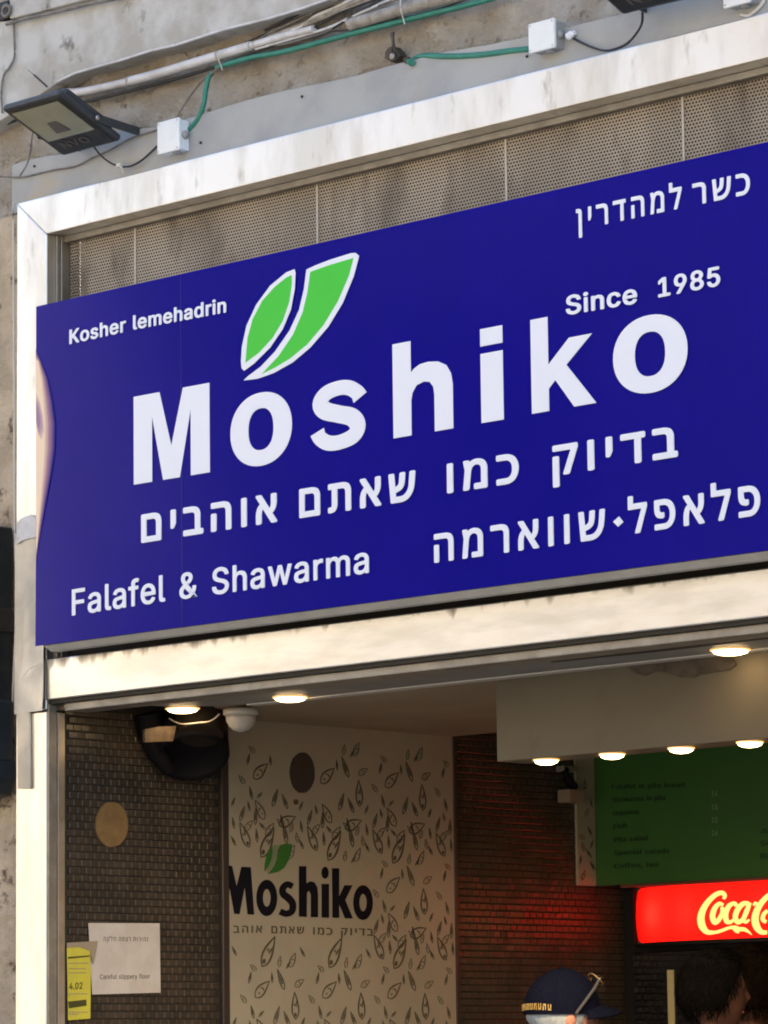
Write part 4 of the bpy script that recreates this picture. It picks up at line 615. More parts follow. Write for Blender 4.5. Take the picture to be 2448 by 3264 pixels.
Mloc = [(0,0),(0,1),(.345,1),(.5,.37),(.655,1),(1,1),(1,0),(.755,0),(.755,.74),(.61,0),(.39,0),(.245,.74),(.245,0)]
letter(Mloc, [], S(289,1047), S(453,1020), 280)
def oring(l, r, h):
    return letter(bez_ring(.5,.5,.5,.5,44,2.12), [list(reversed(bez_ring(.5,.5,.205,.285,36,2.3)))], l, r, h)
oring(S(498,1018), S(631,994), 232)
# s as a stroke of varying width
def stroke(path, wid):
    L, Rr = [], []
    n = len(path)
    for i, (x, y) in enumerate(path):
        x0_, y0_ = path[max(0,i-1)]; x1_, y1_ = path[min(n-1,i+1)]; dx, dy = x1_-x0_, y1_-y0_; d = math.hypot(dx, dy) or 1
        wx, wy = -dy/d*wid[i]/2, dx/d*wid[i]/2; L.append((x+wx,y+wy)); Rr.append((x-wx,y-wy))
    return L + Rr[::-1]
def catmull(p, k=6):
    out = []
    for i in range(len(p)-1):
        a = p[max(0,i-1)]; b = p[i]; c = p[i+1]; d = p[min(len(p)-1,i+2)]
        for j in range(k):
            t_ = j/k; out.append(tuple(.5*((2*b[q])+(-a[q]+c[q])*t_+(2*a[q]-5*b[q]+4*c[q]-d[q])*t_*t_+(-a[q]+3*b[q]-3*c[q]+d[q])*t_**3) for q in range(len(b))))
    out.append(p[-1]); return out
asp = 205/190
sp = catmull([(.86,.70,.25),(.80,.79,.22),(.66,.875,.215),(.48,.893,.215),(.28,.845,.23),(.185,.72,.26),(.27,.60,.26),(.50,.515,.25),(.72,.435,.26),(.815,.295,.26),(.74,.165,.235),(.52,.107,.215),(.32,.122,.22),(.18,.21,.22),(.13,.31,.24)], 5)
letter(stroke([(x,y) for x,y,_ in sp], [w_ for *_, w_ in sp]), [], S(669,982), S(797,960), 218)
arch = bez_ring(.5,.46,.5,.27,24,2.4,math.pi*0.5,0)
hl = [(0,0),(0,1),(.305,1),(.305,.665),(.36,.70),(.46,.735),(.60,.745),(.76,.73),(.90,.675),(.975,.58),(1,.47),(1,0),(.695,0),(.695,.39),(.68,.47),(.62,.53),(.52,.545),(.40,.52),(.33,.45),(.305,.37),(.305,0)]
letter(hl, [], S(850,947), S(979,925), 300)
il = [(0,0),(0,.735),(1,.735),(1,0)]
O_, R_ = S(1040,914), S(1088,906)
letter(il, [], O_, R_, 300); letter([(0,.815),(0,1),(1,1),(1,.815)], [], O_, R_, 300)
kl = [(0,0),(0,1),(.27,1),(.27,.49),(.60,.735),(.955,.735),(.55,.455),(1,0),(.66,0),(.375,.315),(.27,.235),(.27,0)]
letter(kl, [], S(1149,894), S(1288,870), 300)
oring(S(1326,862), S(1487,835), 247)

# leaf emblem
lf_o = [(1050,308),(1000,328),(900,410),(812,530),(752,660),(724,790),(718,880),(722,925),(737,940),(800,895),(900,795),(978,680),(1028,560),(1052,430),(1057,330)]
lf_i = [(1032,345),(1000,360),(925,420),(850,505),(790,620),(758,740),(746,890),(830,828),(915,735),(980,625),(1018,510),(1034,400)]
rt_o = [(1125,310),(1180,285),(1270,250),(1400,209),(1430,207),(1452,225),(1445,255),(1420,350),(1350,520),(1260,668),(1150,795),(1040,888),(920,955),(820,990),(735,1000),(760,975),(840,915),(930,820),(1020,690),(1080,560),(1110,430)]
rt_i = [(1149,325),(1260,285),(1418,238),(1390,345),(1322,505),(1232,655),(1128,778),(1020,866),(930,920),(845,962),(950,850),(1042,715),(1102,575),(1132,450)]
lf = MB()
for o_ in (lf_o, rt_o): lf.prism([P(x,y,1,YT) for x,y in crop(o_,400,700,.5124)], TH)
emb = lf.build('leaf_outline', M['white'], sg)
for o_ in (lf_i, rt_i): MB().prism([P(x,y,1,YT-.0006) for x,y in crop(o_,400,700,.5124)], (0,.0005,0)).build('leaf', M['leafgreen'], emb)

# ================================================================ CABLES, PIPES AND BOXES ON THE WALL
def pixtube(name, label, cat, pts, r, mt, y=None, n=8, group=None, parent=None):
    if y is None: y = .07
    ys = y if isinstance(y, (list, tuple)) else [y]*len(pts)
    p3 = [tuple(P(px, py, 1, ys[i])) for i, (px, py) in enumerate(pts)]
    p3 = catmull(p3, 5)
    mb = MB(); mb.tube(p3, r, n)
    o = mb.build(name, M[mt], parent)
    if not parent: tag(o, label, cat, group)
    return o
pipe = thing('wall_conduit', 'thick white plastic pipe running up over the wall behind the left floodlight', 'pipe', P(600,220,1,.06))
pixtube('pipe_section', 0, 0, [(-40,372),(80,338),(180,300),(262,292),(342,276),(420,258)], .0135, 'pvc', .062, 12, parent=pipe)
pixtube('pipe_section', 0, 0, [(412,259),(500,236),(600,206),(700,176),(800,146)], .0155, 'pvc', .058, 12, parent=pipe)
pixtube('pipe_section', 0, 0, [(795,148),(900,116),(1000,92)], .012, 'pvc', .06, 12, parent=pipe)
pixtube('pipe_section', 0, 0, [(1118,78),(1180,60),(1290,28),(1400,0),(1500,-24)], .0195, 'pvc_old', .055, 14, parent=pipe)
for x, y, r in ((415,257,.018),(700,177,.018),(1120,75,.022)):
    c = P(x,y,1,.06); d = (P(x+10,y-3,1,.06)-c); MB().lathe(c, [(r,-.006),(r,.006)], 14, d, False).build('pipe_clip', M['pvc_old'], pipe)
pixtube('thin_cable', 'black cable running just under the thick white wall pipe', 'cable', [(-30,415),(60,380),(180,345),(300,318),(420,288),(520,262),(600,240),(690,212),(780,178)], .006, 'wire_black', .075)
pixtube('green_conduit', 'long green flexible conduit climbing across the wall to the upper edge', 'conduit', [(690,215),(720,206),(800,184),(900,166),(1010,138),(1130,105),(1240,78),(1350,50),(1460,24),(1560,-2),(1640,-26)], .0088, 'greenpipe', .062, 10)
pixtube('green_conduit', 'short green flexible conduit curving down into the box above the frame corner', 'conduit', [(676,232),(664,250),(655,290),(650,330),(632,378),(604,412),(592,420)], .0085, 'greenpipe', [.07,.06,.055,.05,.05,.05,.055], 10)
pixtube('green_conduit', 'green flexible conduit leading level into the bright middle box', 'conduit', [(1312,197),(1330,184),(1360,178),(1420,180),(1490,178),(1560,172),(1630,162),(1695,156)], .0092, 'greenpipe', [.10,.07,.055,.05,.05,.05,.05,.05], 10)
bund = [
    ([(806,150),(850,110),(900,86),(1000,40),(1080,8),(1150,-20)], .0035,'wire_grey','grey cable at the upper edge of the bundle that fans out from the pipe'),
    ([(808,152),(870,120),(940,96),(1020,62),(1100,30),(1200,-10)], .004,'pvc_old','pale dusty cable in the bundle that fans out from the pipe'),
    ([(812,154),(880,130),(960,106),(1040,66),(1080,40),(1180,6),(1230,-14)], .0035,'wire_black','black cable crossing the bundle that fans out from the pipe'),
    ([(815,157),(900,134),(980,110),(1060,84),(1130,50),(1220,10),(1280,-18)], .005,'pvc','whitish cable lowest in the bundle beside the pipe'),
    ([(700,208),(800,170),(900,138),(1000,112),(1060,90),(1130,46),(1190,12),(1230,-12)], .0045,'wire_black','black cable that runs from the pipe end to the top edge'),
    ([(900,10),(990,14),(1060,4),(1120,-14)], .0028,'wire_grey','thin grey wire at the very top of the cable bundle')]
bund += [
    ([(640,196),(720,168),(800,128),(880,92),(960,56),(1030,30),(1110,-6)], .003,'wire_black','thin black cable lying on top of the white pipe and its bundle'),
    ([(820,150),(905,140),(985,118),(1045,98),(1105,62),(1160,34),(1250,2),(1300,-14)], .0045,'wire_grey','grey cable touching the lower conduit in the bundle'),
    ([(830,132),(900,104),(960,84),(1010,50),(1070,24),(1140,-12)], .006,'pvc','thick whitish cable in the middle of the bundle'),
    ([(960,128),(1010,118),(1060,100),(1110,96),(1180,84),(1240,64),(1320,50),(1420,22),(1500,-6)], .003,'wire_black','black cable tucked between the conduit and the green tube'),
    ([(812,140),(880,112),(950,84),(1040,48),(1120,12),(1190,-16)], .0075,'pvc_old','thick grey cable running through the middle of the bundle'),
    ([(845,96),(900,70),(985,24),(1040,-8)], .005,'wire_black','black cable hugging the lower edge of the cement sheet'),
    ([(1080,2),(1110,26),(1128,58),(1134,86)], .0028,'wire_black','short black wire crossing over the cable bundle')]
for pts, r, mt, lb in bund: pixtube('cable', lb, 'cable', pts, r, mt, .064, 6, 'cables bundled on the wall')
pixtube('cable', 'thin grey cable slanting down from the pipe clip to the left junction box', 'cable', [(702,212),(672,236),(640,262),(605,308),(576,352),(560,384)], .0035, 'wire_grey', .058, 6)
pixtube('cable', 'black cable hanging in a loop from the left floodlight to its box', 'cable', [(300,468),(318,492),(350,518),(382,530),(415,530),(450,512),(480,486),(500,466)], .0035, 'wire_black', [-.01,.0,.02,.03,.03,.03,.04,.045], 6)
pixtube('cable', 'black cable looping from the upper floodlight to the middle box', 'cable', [(2048,40),(2046,74),(2030,104),(2000,138),(1962,156),(1925,161),(1880,148),(1838,128),(1822,118)], .0038, 'wire_black', [-.03,.0,.02,.03,.03,.03,.035,.04,.045], 6)
pixtube('cable', 'dusty grey cable winding along the band from the left edge to the left box', 'cable', [(-20,561),(60,565),(110,556),(170,542),(240,530),(290,505),(350,478),(420,440),(498,415)], .0032, 'wire_grey', .044, 6)
pixtube('cable', 'pale vertical cable at the upper left corner of the wall', 'cable', [(46,-10),(44,60),(45,120),(46,180),(30,215),(12,240),(4,300),(8,360)], .0042, 'wire_grey', .02, 6)
pixtube('cable', 'grey cable slanting down beside the left floodlight', 'cable', [(150,395),(108,420),(98,470),(88,520),(60,566)], .003, 'wire_grey', .05, 6)
pixtube('cable', 'cream cable loop at the upper right box', 'cable', [(2440,-12),(2430,12),(2410,34),(2385,50),(2362,46)], .0052, 'wire_white', .045, 8)
pixtube('cable', 'double grey cable across the top of the cement sheet', 'cable', [(20,78),(90,58),(200,34),(280,14),(360,-2),(420,-16)], .0055, 'wire_grey', .012, 6)
pixtube('twig', 'dry dark twig sticking out above the left floodlight', 'twig', [(88,222),(110,240),(150,276)], [.001]*5+[.0035]*6, 'wire_black', .0, 5)
ties = [((855,150),(866,190)),((1276,0),(1288,68))]
for k, (a, b) in enumerate([((694,165),(704,208)),((1277,-6),(1286,62))]):
    mb = MB(); p = [P(a[0],a[1],1,.035), P((a[0]+b[0])/2-4,(a[1]+b[1])/2,1,.028), P(b[0],b[1],1,.045), P(b[0]+5,b[1]+16,1,.05)]
    mb.tube(catmull([tuple(v) for v in p],4), .0022, 6)
    tag(mb.build('cable_tie', M['wire_white']), ['white cable tie strapping the pipe above the left box','white cable tie round the green conduit near the top edge'][k], 'cable tie')
mb = MB(); mb.tube([P(375,522,1,.02),P(388,534,1,.005),P(392,552,1,.01)], .0032, 6); mb.box(P(378,526,1,.012)-Vector((.008,.004,.006)), P(378,526,1,.012)+Vector((.012,.006,.004)))
tag(mb.build('cable_clip', M['wire_white']), 'small white clip holding the black cable on the frame edge', 'clip')
# old hook with its chipped hole
hk = thing('wall_hook', 'rusty wall hook in a chipped hole above the middle of the frame', 'hook', P(1252,165,1,.07))
mb = MB(); mb.tube([P(1246,105,1,.06),P(1250,140,1,.05),P(1252,170,1,.055),P(1250,182,1,.09)], .004, 6); mb.build('shank', M['wire_grey'], hk)
mb = MB(); mb.tube([P(1254,102,1,.07),P(1256,140,1,.07),P(1262,172,1,.08)], .003, 6); mb.build('wire', M['wire_black'], hk)
mb = MB(); mb.prism([P(x,y,1,.068) for x,y in [(1228,165),(1240,150),(1256,148),(1268,162),(1276,176),(1262,192),(1244,196),(1226,186)]], (0,.03,0)); mb.build('chipped_hole', M['torn'], hk)
MB().lathe(P(1252,180,1,.058), [(.010,0),(.010,.005),(.005,.006)], 10, (0,-1,0)).build('washer', M['pvc_old'], hk)
mb = MB(); mb.prism([P(x,y,1,.046) for x,y in [(1285,186),(1298,180),(1306,192),(1296,204),(1286,200)]], (0,.01,0)); tag(mb.build('anchor_hole', M['torn']), 'dark chipped anchor hole beside the green conduit end', 'hole')
mb = MB(); mb.tube([P(1303,196,1,.05),P(1312,200,1,.035)],[.009,.011],10); tag(mb.build('conduit_end', M['greenpipe']), 'dark open end of the level green conduit', 'conduit end')
# ring insulator at the upper left corner
ri = thing('ring_insulator', 'dark ring shaped insulator at the top left corner', 'insulator', P(18,38,1,0))
mb = MB(); c = P(20,34,1,.0); u = Vector((1,0,0)); v = Vector((0,0,1))
mb.tube([c+u*.020*math.cos(a*math.pi/8)+v*.018*math.sin(a*math.pi/8) for a in range(17)], .006, 8); mb.build('ring', M['wire_grey'], ri)
mb = MB(); mb.box(P(-10,10,1,.02), P(46,62,1,.05)); mb.build('plate', M['wire_black'], ri, bevel=.003)

def junction_box(a, b, c, d, label, yf=.004, dep=.05, knock=True):
    """four photo corners of the front face (top left, top right, bottom right, bottom left)"""
    A = P(*a,1,yf); B = P(*b,1,yf); Cc = P(*c,1,yf)
    x0, x1 = P(*d,1,yf).x, Cc.x; z0 = Cc.z; z1 = (A.z+B.z)/2
    t = thing('junction_box', label, 'junction box', ((x0+x1)/2, yf+dep, z0), 'junction boxes on the wall')
    MB().box((x0,yf,z0),(x1,yf+.013,z1)).build('lid', M['box'], t, bevel=.004)
    MB().box((x0+.004,yf+.0135,z0+.004),(x1-.004,yf+dep,z1-.004)).build('body', M['box_side'] if knock else M['box'], t, bevel=.003)
    for sx in (x0+.008, x1-.008):
        for sz in (z0+.008, z1-.008): MB().lathe((sx,yf+.0005,sz), [(.0032,0),(.003,.0012),(.0008,.0006)], 8, (0,-1,0)).build('lid_screw', M['screw'], t)
    zc = (z0+z1)/2
    MB().lathe((x1-.004,yf+.03,zc), [(.014,0),(.014,.005),(.010,.007),(.010,.010)], 14, (1,0,0)).build('cable_gland', M['box_side'], t)
    MB().lathe(((x0+x1)/2+.01,yf+.03,z0+.004), [(.014,0),(.014,.005),(.010,.007)], 14, (0,0,-1)).build('cable_gland', M['box_side'], t)
    return t, (x0,x1,z0,z1)
junction_box((498,392),(569,372),(570,476),(500,481), 'white junction box at the end of the short curved green conduit', .0, .05, False)
j2, _ = junction_box((1681,77),(1766,55),(1767,150),(1684,170), 'bright white junction box with a clear cable gland right of the middle', .0, .06)
junction_box((2296,-70),(2385,-92),(2388,6),(2304,20), 'white junction box cut by the top edge beside the cream cable loop', .0, .06)
c = P(1818,112,1,.04)
mb = MB(); mb.lathe(c, [(.009,-.012),(.012,-.010),(.012,.006),(.008,.010),(.008,.018)], 12, (1,0,.25), False); mb.build('clear_gland', mat('clear plastic', (.85,.88,.92), .12, spec=.9, coat=1), j2)

# floodlights (a slim cast housing that looks down at the facade)
def floodlight(anchor, scale, label):
    t = thing('floodlight', label, 'floodlight', anchor, 'floodlights over the frame'); A = Vector(anchor)
    ang = math.radians(22.6); d = Vector((0,math.cos(ang),-math.sin(ang))); n = Vector((0,-math.sin(ang),-math.cos(ang))); u = Vector((1,0,0))
    W, L, T = .27*scale, .275*scale, .045*scale
    # anchor = lower inner left corner of the face; face runs from there outwards (-d)
    def pt(a, b, c=0): return A + u*a - d*b - n*c
    body = MB(); body.prism([pt(0,0),pt(W,0),pt(W,L),pt(0,L)], -n*T*.55)
    body.prism([pt(.02,.03,T*.55+.0005),pt(W-.02,.03,T*.55+.0005),pt(W-.02,L-.03,T*.55+.0005),pt(.02,L-.03,T*.55+.0005)], -n*T*.6)
    body.build('housing', M['flood'], t, bevel=.010*scale)
    MB().prism([pt(.014,.014,-.002),pt(W-.014,.014,-.002),pt(W-.014,L-.014,-.002),pt(.014,L-.014,-.002)], -n*.003).build('bezel', M['floodblack'], t)
    g = MB().prism([pt(.028,.088*scale,-.005),pt(W-.028,.088*scale,-.005),pt(W-.028,L-.026,-.005),pt(.028,L-.026,-.005)], -n*.002).build('glass', M['floodglass'], t)
    mb = MB(); mb.prism([pt(W*.36,L*.42,-.0068),pt(W*.60,L*.42,-.0068),pt(W*.55,L*.62,-.0068),pt(W*.40,L*.62,-.0068)], -n*.0008); mb.build('led_plate', M['faded'], g)
    mb = MB(); text_on(mb, 'NVO', pt(W*.20,.040,-.0036), pt(W*.66,.040,-.0036), -d*.030*scale, .02, n*.0008); mb.build('lettering', M['faded'], t)
    fins = MB()
    for k in range(7):
        a = W*.16+W*.68*k/6; fins.prism([pt(a,.03,T*1.16),pt(a+.004,.03,T*1.16),pt(a+.004,L*.8,T*1.16),pt(a,L*.8,T*1.16)], -n*.012)
    fins.build('cooling_fin', M['flood'], t)
    # U bracket: two arms back to the wall and a plate
    for sx in (-.006, W+.002):
        q0 = pt(sx,L*.42,T*.3); q1 = Vector((q0.x, .06, A.z+.045)); e = Vector((0,0,.014))
        mb = MB(); mb.prism([q0-e,q0+e,q1+e,q1-e], (.004,0,0)); mb.build('bracket_arm', M['flood'], t)
        MB().lathe(q0+Vector((.004 if sx>0 else 0,0,0)), [(.008,0),(.008,.005),(.004,.007)], 10, (1 if sx>0 else -1,0,0)).build('screw', M['screw'], t)
    MB().box((A.x-.006,.055,A.z+.028),(A.x+W+.006,.060,A.z+.062)).build('bracket_plate', M['flood'], t)
    return t
floodlight(P(200,500,1,-.03), 1.04, 'dark grey floodlight with pale glass above the left corner of the frame')
floodlight(P(1985,52,1,-.06), 1.2, 'black floodlight seen from below at the top edge near the right')

# ================================================================ LEFT EDGE OF THE FACADE
def pxbox(mb, x0, y0, x1, y1, ya, yb):
    a = P(x0,y0,1,ya); b = P(x1,y1,1,ya); c_ = P(x1,y1,1,yb); mb.box((a.x,ya,b.z),(c_.x,yb,a.z)); return mb
lb_ = thing('speaker_box', 'black metal shutter box left of the frame beside the sign', 'shutter box', P(10,2240,1,-.1))
mb = MB(); pxbox(mb,-260,1712,42,1965,-.07,.02); mb.build('upper_case', M['awning'], lb_, bevel=.008)
mb = MB(); pxbox(mb,-260,1972,46,2002,-.06,.02); mb.build('joint_strip', M['trim'], lb_, bevel=.002)
mb = MB(); pxbox(mb,-260,2006,40,2244,-.08,.02); mb.build('lower_case', M['awning'], lb_, bevel=.008)
mb = MB(); pxbox(mb,-20,1757,-12,1785,-.073,-.0705); mb.build('label', M['wire_white'], lb_)
lb_.name = 'shutter_box'
t = thing('covered_fitting', 'dark slate plastic cover under the black shutter box', 'cover', P(10,2520,1,-.1))
mb = MB(); pxbox(mb,-260,2252,46,2420,-.08,.02); mb.build('cover', M['awning2'], t, bevel=.012)
mb = MB(); mb.prism([P(x,y,1,-.08) for x,y in [(-260,2424),(-24,2424),(-24,2478),(-40,2530),(-60,2540),(-260,2560)]], (0,.10,0)); mb.build('flap', M['awning2'], t, bevel=.006)
pixtube('wall_tube', 'thin pale tube running down between the wall and the left post', 'tube', [(46,650),(42,700),(45,1200),(47,1700),(52,1850),(50,2000),(44,2120),(42,2180),(40,2240)], .0035, 'wire_white', .02, 6)
pixtube('cable', 'thin pale wire curving over the dull cover of the left post', 'wire', [(68,2168),(80,2148),(100,2128),(135,2115)], .0012, 'wire_white', -.075, 5)
t = MB(); 
for x, y in ((23,745),(22,900),(20,1180),(26,1560)):
    pass

# ================================================================ SHOP INTERIOR
ZC = 2.662
YTILE1, YP0, YP1, YEND = .715, .757, 1.853, 2.80
sw = thing('side_wall', 'side wall of the shop covered in small dark bronze tiles', 'tiled wall', (XR,1.5,0))
MB().box((XR-.2,.03,-.0), (XR-.006,6.0,3.3)).build('masonry', M['grout'], sw)
TW, THh = .0358, .0243
def tile_verts(w_=.0346, h_=.0206, d_=.0026, b_=.0022):
    vs = []
    for (yy, zz, xx) in ((w_,h_,0),(w_,h_,d_*.5),(w_-2*b_,h_-2*b_,d_)):
        vs += [(xx,-yy/2,-zz/2),(xx,yy/2,-zz/2),(xx,yy/2,zz/2),(xx,-yy/2,zz/2)]
    fs = [(8,9,10,11)] + [(a,(a+1)%4,(a+1)%4+4,a+4) for a in range(4)] + [(a+4,(a+1)%4+4,(a+1)%4+8,a+8) for a in range(4)]
    return vs, fs
tv, tf = tile_verts()
tm = bpy.data.meshes.new('tile'); tm.from_pydata(tv, [], tf); tm.materials.append(M['tile'])
tiles = []
z = 2.90; row = 0
while z > .2:
    o = (row % 2)*TW/2; y = .048 + o
    while y < YEND+1.2:
        near = y < YTILE1-.012
        far = y > YP1+.03
        if (near and z < 2.66) or far:
            tiles.append((y, z))
        y += TW
    z -= THh; row += 1
# the tiles that show largest: the near strip, upper rows first
vis = sorted([t_ for t_ in tiles if t_[0] < YTILE1 and t_[1] > 1.66], key=lambda t_: (-t_[1], t_[0]))
chosen = set(vis[:300])
rt = root_loc(sw)
rnd = random.Random(5)
stuff = MB()
for (y, z) in tiles:
    ra, rb = rnd.gauss(0,.03), rnd.gauss(0,.03)
    if (y, z) in chosen:
        o = bpy.data.objects.new('tile', tm); col.objects.link(o); o.parent = sw
        o.location = Vector((XR-.006,y,z))-rt; o.rotation_euler = (rnd.gauss(0,.008), ra, rb)
    else:
        R3 = Matrix.Rotation(rb,3,'Z') @ Matrix.Rotation(ra,3,'Y')
        stuff.add([Vector((XR-.006,y,z)) + R3 @ Vector(v) for v in tv], tf)
stuff.build('tile_field', M['tile'], sw, kind='stuff')
# round ochre patch where the tiles are missing
def disc(cx, cy, rpx_y, rpx_z, ax, val, n=22, wob=.03):
    c = P(cx,cy,ax,val); e1 = P(cx+rpx_y,cy,ax,val)-c; e2 = P(cx,cy-rpx_z,ax,val)-c
    return [c+e1*math.cos(2*math.pi*i/n)*(1+rnd.uniform(-wob,wob))+e2*math.sin(2*math.pi*i/n)*(1+rnd.uniform(-wob,wob)) for i in range(n)]
mb = MB(); mb.prism(disc(358,2628,52,72,0,XR+.0015), (-.006,0,0)); mb.build('round_patch', M['ochre'], sw)
for y0, y1 in ((YTILE1-.001,YP0-.012),(YP1+.003,YP1+.022)):
    MB().box((XR-.005,y0,0),(XR+.012,y1,ZC if y1<1 else 2.75)).build('edge_trim', M['trim'], sw, bevel=.003)
# walls that close the room outside the picture
rw = thing('room_wall', 'plain inner walls that close the shop at the back and the right', 'wall', (2,5,0))
MB().box((XR-.2,6.0,0),(XRIGHT+.3,6.2,3.3)).build('back_wall', M['ceilm'], rw)
MB().box((XRIGHT,.5,0),(XRIGHT+.3,6.0,3.3)).build('right_wall', M['ceilm'], rw)
tag(MB().box((XR-.2,.5,3.3),(XRIGHT+.3,6.2,3.4)).build('ceiling', M['dark']), kind='structure')
MB().box((2.95,.12,0),(XRIGHT+.3,.5,3.3)).build('front_wall', M['ceilm'], rw)

# printed leaf panel on the side wall
pn = thing('printed_wallboard', 'tall cream wall panel printed with small dark leaves and the shop name', 'wall panel', (XR,(YP0+YP1)/2,0))
XP = XR+.010
MB().box((XR-.005,YP0-.010,0), (XP,YP1,ZC+.05)).build('board', M['board'], pn, bevel=.001)
def side(mb, pts, lift=.0012):                 # polygon from photo pixels on the panel face
    mb.prism([P(x,y,0,XP+.0004) for x,y in pts], (lift,0,0)); return mb
def motif(mb, y, z, s, a, kind, inv=1):
    """a leaf drawn as an outline with a vein and a dot, on the panel face (y across, z up)"""
    ca, sa = math.cos(a), math.sin(a)
    def q(u, v): return Vector((XP+.0004, y+(u*ca-v*sa)*s, z+(u*sa+v*ca)*s))
    def strokes(path, w0):
        n = len(path); pr = []
        for i, (u, v) in enumerate(path):
            u0, v0 = path[max(0,i-1)]; u1, v1 = path[min(n-1,i+1)]; d = math.hypot(u1-u0, v1-v0) or 1
            ww = w0*(.35+.65*math.sin(math.pi*(i+.4)/(n-.2)))
            h = Vector((0, (-(v1-v0)/d*ca-(u1-u0)/d*sa)*ww*s, (-(v1-v0)/d*sa+(u1-u0)/d*ca)*ww*s)); pr.append((q(u,v), h))
        mb.ribbon(pr, (.001,0,0))
    wd = {0:.36,1:.24,2:.42}[kind]
    arc = [(-wd*math.sin(math.pi*(i/8)**.72)*(1-.12*i/8), -1+2*i/8) for i in range(9)]
    arc2 = [(-u, v) for u, v in arc]
    strokes(arc, .07); strokes(arc2, .07)
    if kind == 0:
        n = 7; mb.prism([q(.13*math.cos(2*math.pi*i/n)-.02, .16*math.sin(2*math.pi*i/n)-.66) for i in range(n)], (.001,0,0))
        mb.prism([q(.02,.1),q(.15,.42),q(.17,.1),q(.09,-.15)], (.001,0,0)); mb.prism([q(-.18,.05),q(-.06,.20),q(-.03,-.05)], (.001,0,0))
    elif kind == 1:
        mb.prism([q(-.10,-.4),q(-.03,.5),q(.10,.0),q(.06,-.5)], (.001,0,0))
    else:
        strokes([(-.2,-.1),(0,.12),(.22,.05)], .06); mb.prism([q(-.05,-.5),q(.08,-.3),q(.1,-.55)], (.001,0,0))
# one repeat of the print in panel-face metres (y, z, size, angle, kind); placed over the whole panel
rep_w = P(1075,2900,0,XP).y - P(862,2900,0,XP).y; rep_h = P(860,2670,0,XP).z - P(860,3017,0,XP).z
cell = [(.03,.0,.047,.5,0),(.135,-.02,.060,-.55,0),(.08,.058,.022,-.05,1),(.215,.01,.028,.25,1),(.085,-.0,.018,.1,1),(.245,-.045,.022,-.5,2),(.20,.05,.017,.2,1),
        (.19,-.105,.030,.45,1),(.275,-.115,.020,-1.1,2),(.05,-.10,.016,-.3,1),(.105,-.135,.034,-.9,2),(.255,-.185,.046,.05,0),(.06,-.205,.018,.3,1),(.17,-.215,.026,-.4,1),
        (.215,-.225,.022,.5,1),(.10,-.255,.030,.6,2),(.02,-.27,.022,-.4,1),(.225,-.285,.034,-1.2,2),(.05,-.305,.020,-.8,2),(.145,-.315,.024,-.7,2),(.11,.03,.014,.9,1),(.185,-.05,.015,-.2,2),(.29,-.02,.015,.6,1),(.065,-.07,.014,1.0,2),(.15,-.10,.014,.1,1),(.225,-.06,.013,-.7,1),(.02,-.165,.015,.8,2),(.29,-.235,.014,-.5,1),(.19,-.29,.013,.9,2),(.10,-.21,.013,-.9,1),(.27,-.335,.014,.2,2),(.05,-.245,.013,.3,1),(.245,.03,.014,-.4,2),(.29,-.30,.016,.2,1)]
rep = MB()
y0 = P(760,3010,0,XP).y; z0 = P(760,3010,0,XP).z
logo = (YP0, P(1190,2930,0,XP).y, P(900,3010,0,XP).z+.0, P(900,2735,0,XP).z)
cs = rep_h/.335; holec = P(964,2462,0,XP)
for r in range(-5, 2):
    for k in range(-1, 4):
        for (u, v, s_, a, kd) in cell:
            y = y0 + (k*rep_w) + u*rep_w/.31; z = z0 - r*rep_h + v*cs
            if not (YP0+s_*.5 < y < YP1-s_*.45) or z > ZC-.04 or z < .1: continue
            if logo[0] < y < logo[1] and logo[2]-.02 < z < logo[3]: continue
            if abs(y-holec.y) < .12 and abs(z-holec.z) < .10: continue
            motif(rep, y, z, s_*(1.0 if s_ > .045 else 1.28), a, kd)
rep.build('leaf_print', M['print'], pn, kind='stuff')
# hole cut in the panel
mb = MB(); mb.prism(disc(964,2463,40,65,0,XP+.0022,24,.02), (-.003,0,0)); mb.build('cut_hole', M['brownpatch'], pn)
mb = MB(); mb.prism(disc(944,2556,8,9,0,XP+.0022,10,.1), (-.002,0,0)); mb.build('cut_hole', M['print'], pn)
# shop name on the panel, heavy narrow letters
def ptxt(name, s, l, r, h, mt, off=0.0, rtl=False, cap=None):
    return plane_text(pn, name, s, l, r, h, M[mt], 0, XP+.0004, off, (.0014,0,0), cap, rtl)
sc7 = .3315
def PC(x, y): return (700+x*sc7, 2640+y*sc7)
def side_poly(name, pts, mt, par=pn):
    mb = MB(); mb.prism([P(*PC(x,y),0,XP+.0006) for x,y in pts], (.0014,0,0)); return mb.build(name, M[mt], par)
side_poly('letter', [(84,360),(118,362),(162,560),(210,370),(298,375),(330,830),(268,828),(240,560),(190,826),(140,822),(100,600),(84,560)], 'navy')
def side_ring(cx, cy, rx, ry, ix, iy):
    mb = MB(); n = 28
    for i in range(n):
        a, b = 2*math.pi*i/n, 2*math.pi*(i+1)/n
        q = [(cx+rx*math.cos(a),cy+ry*math.sin(a)),(cx+rx*math.cos(b),cy+ry*math.sin(b)),(cx+ix*math.cos(b),cy+iy*math.sin(b)),(cx+ix*math.cos(a),cy+iy*math.sin(a))]
        mb.prism([P(*PC(x,y),0,XP+.0006) for x,y in q], (.0014,0,0))
    mb.build('letter', M['navy'], pn)
side_ring(452,670,100,175,38,85)
sp2 = catmull([(700,560,56),(650,540,60),(608,575,62),(610,630,66),(660,672,70),(700,725,66),(694,795,62),(640,822,60),(580,800,60)],5)
side_poly('letter', stroke([(x,y) for x,y,_ in sp2],[w_ for *_,w_ in sp2]), 'navy')
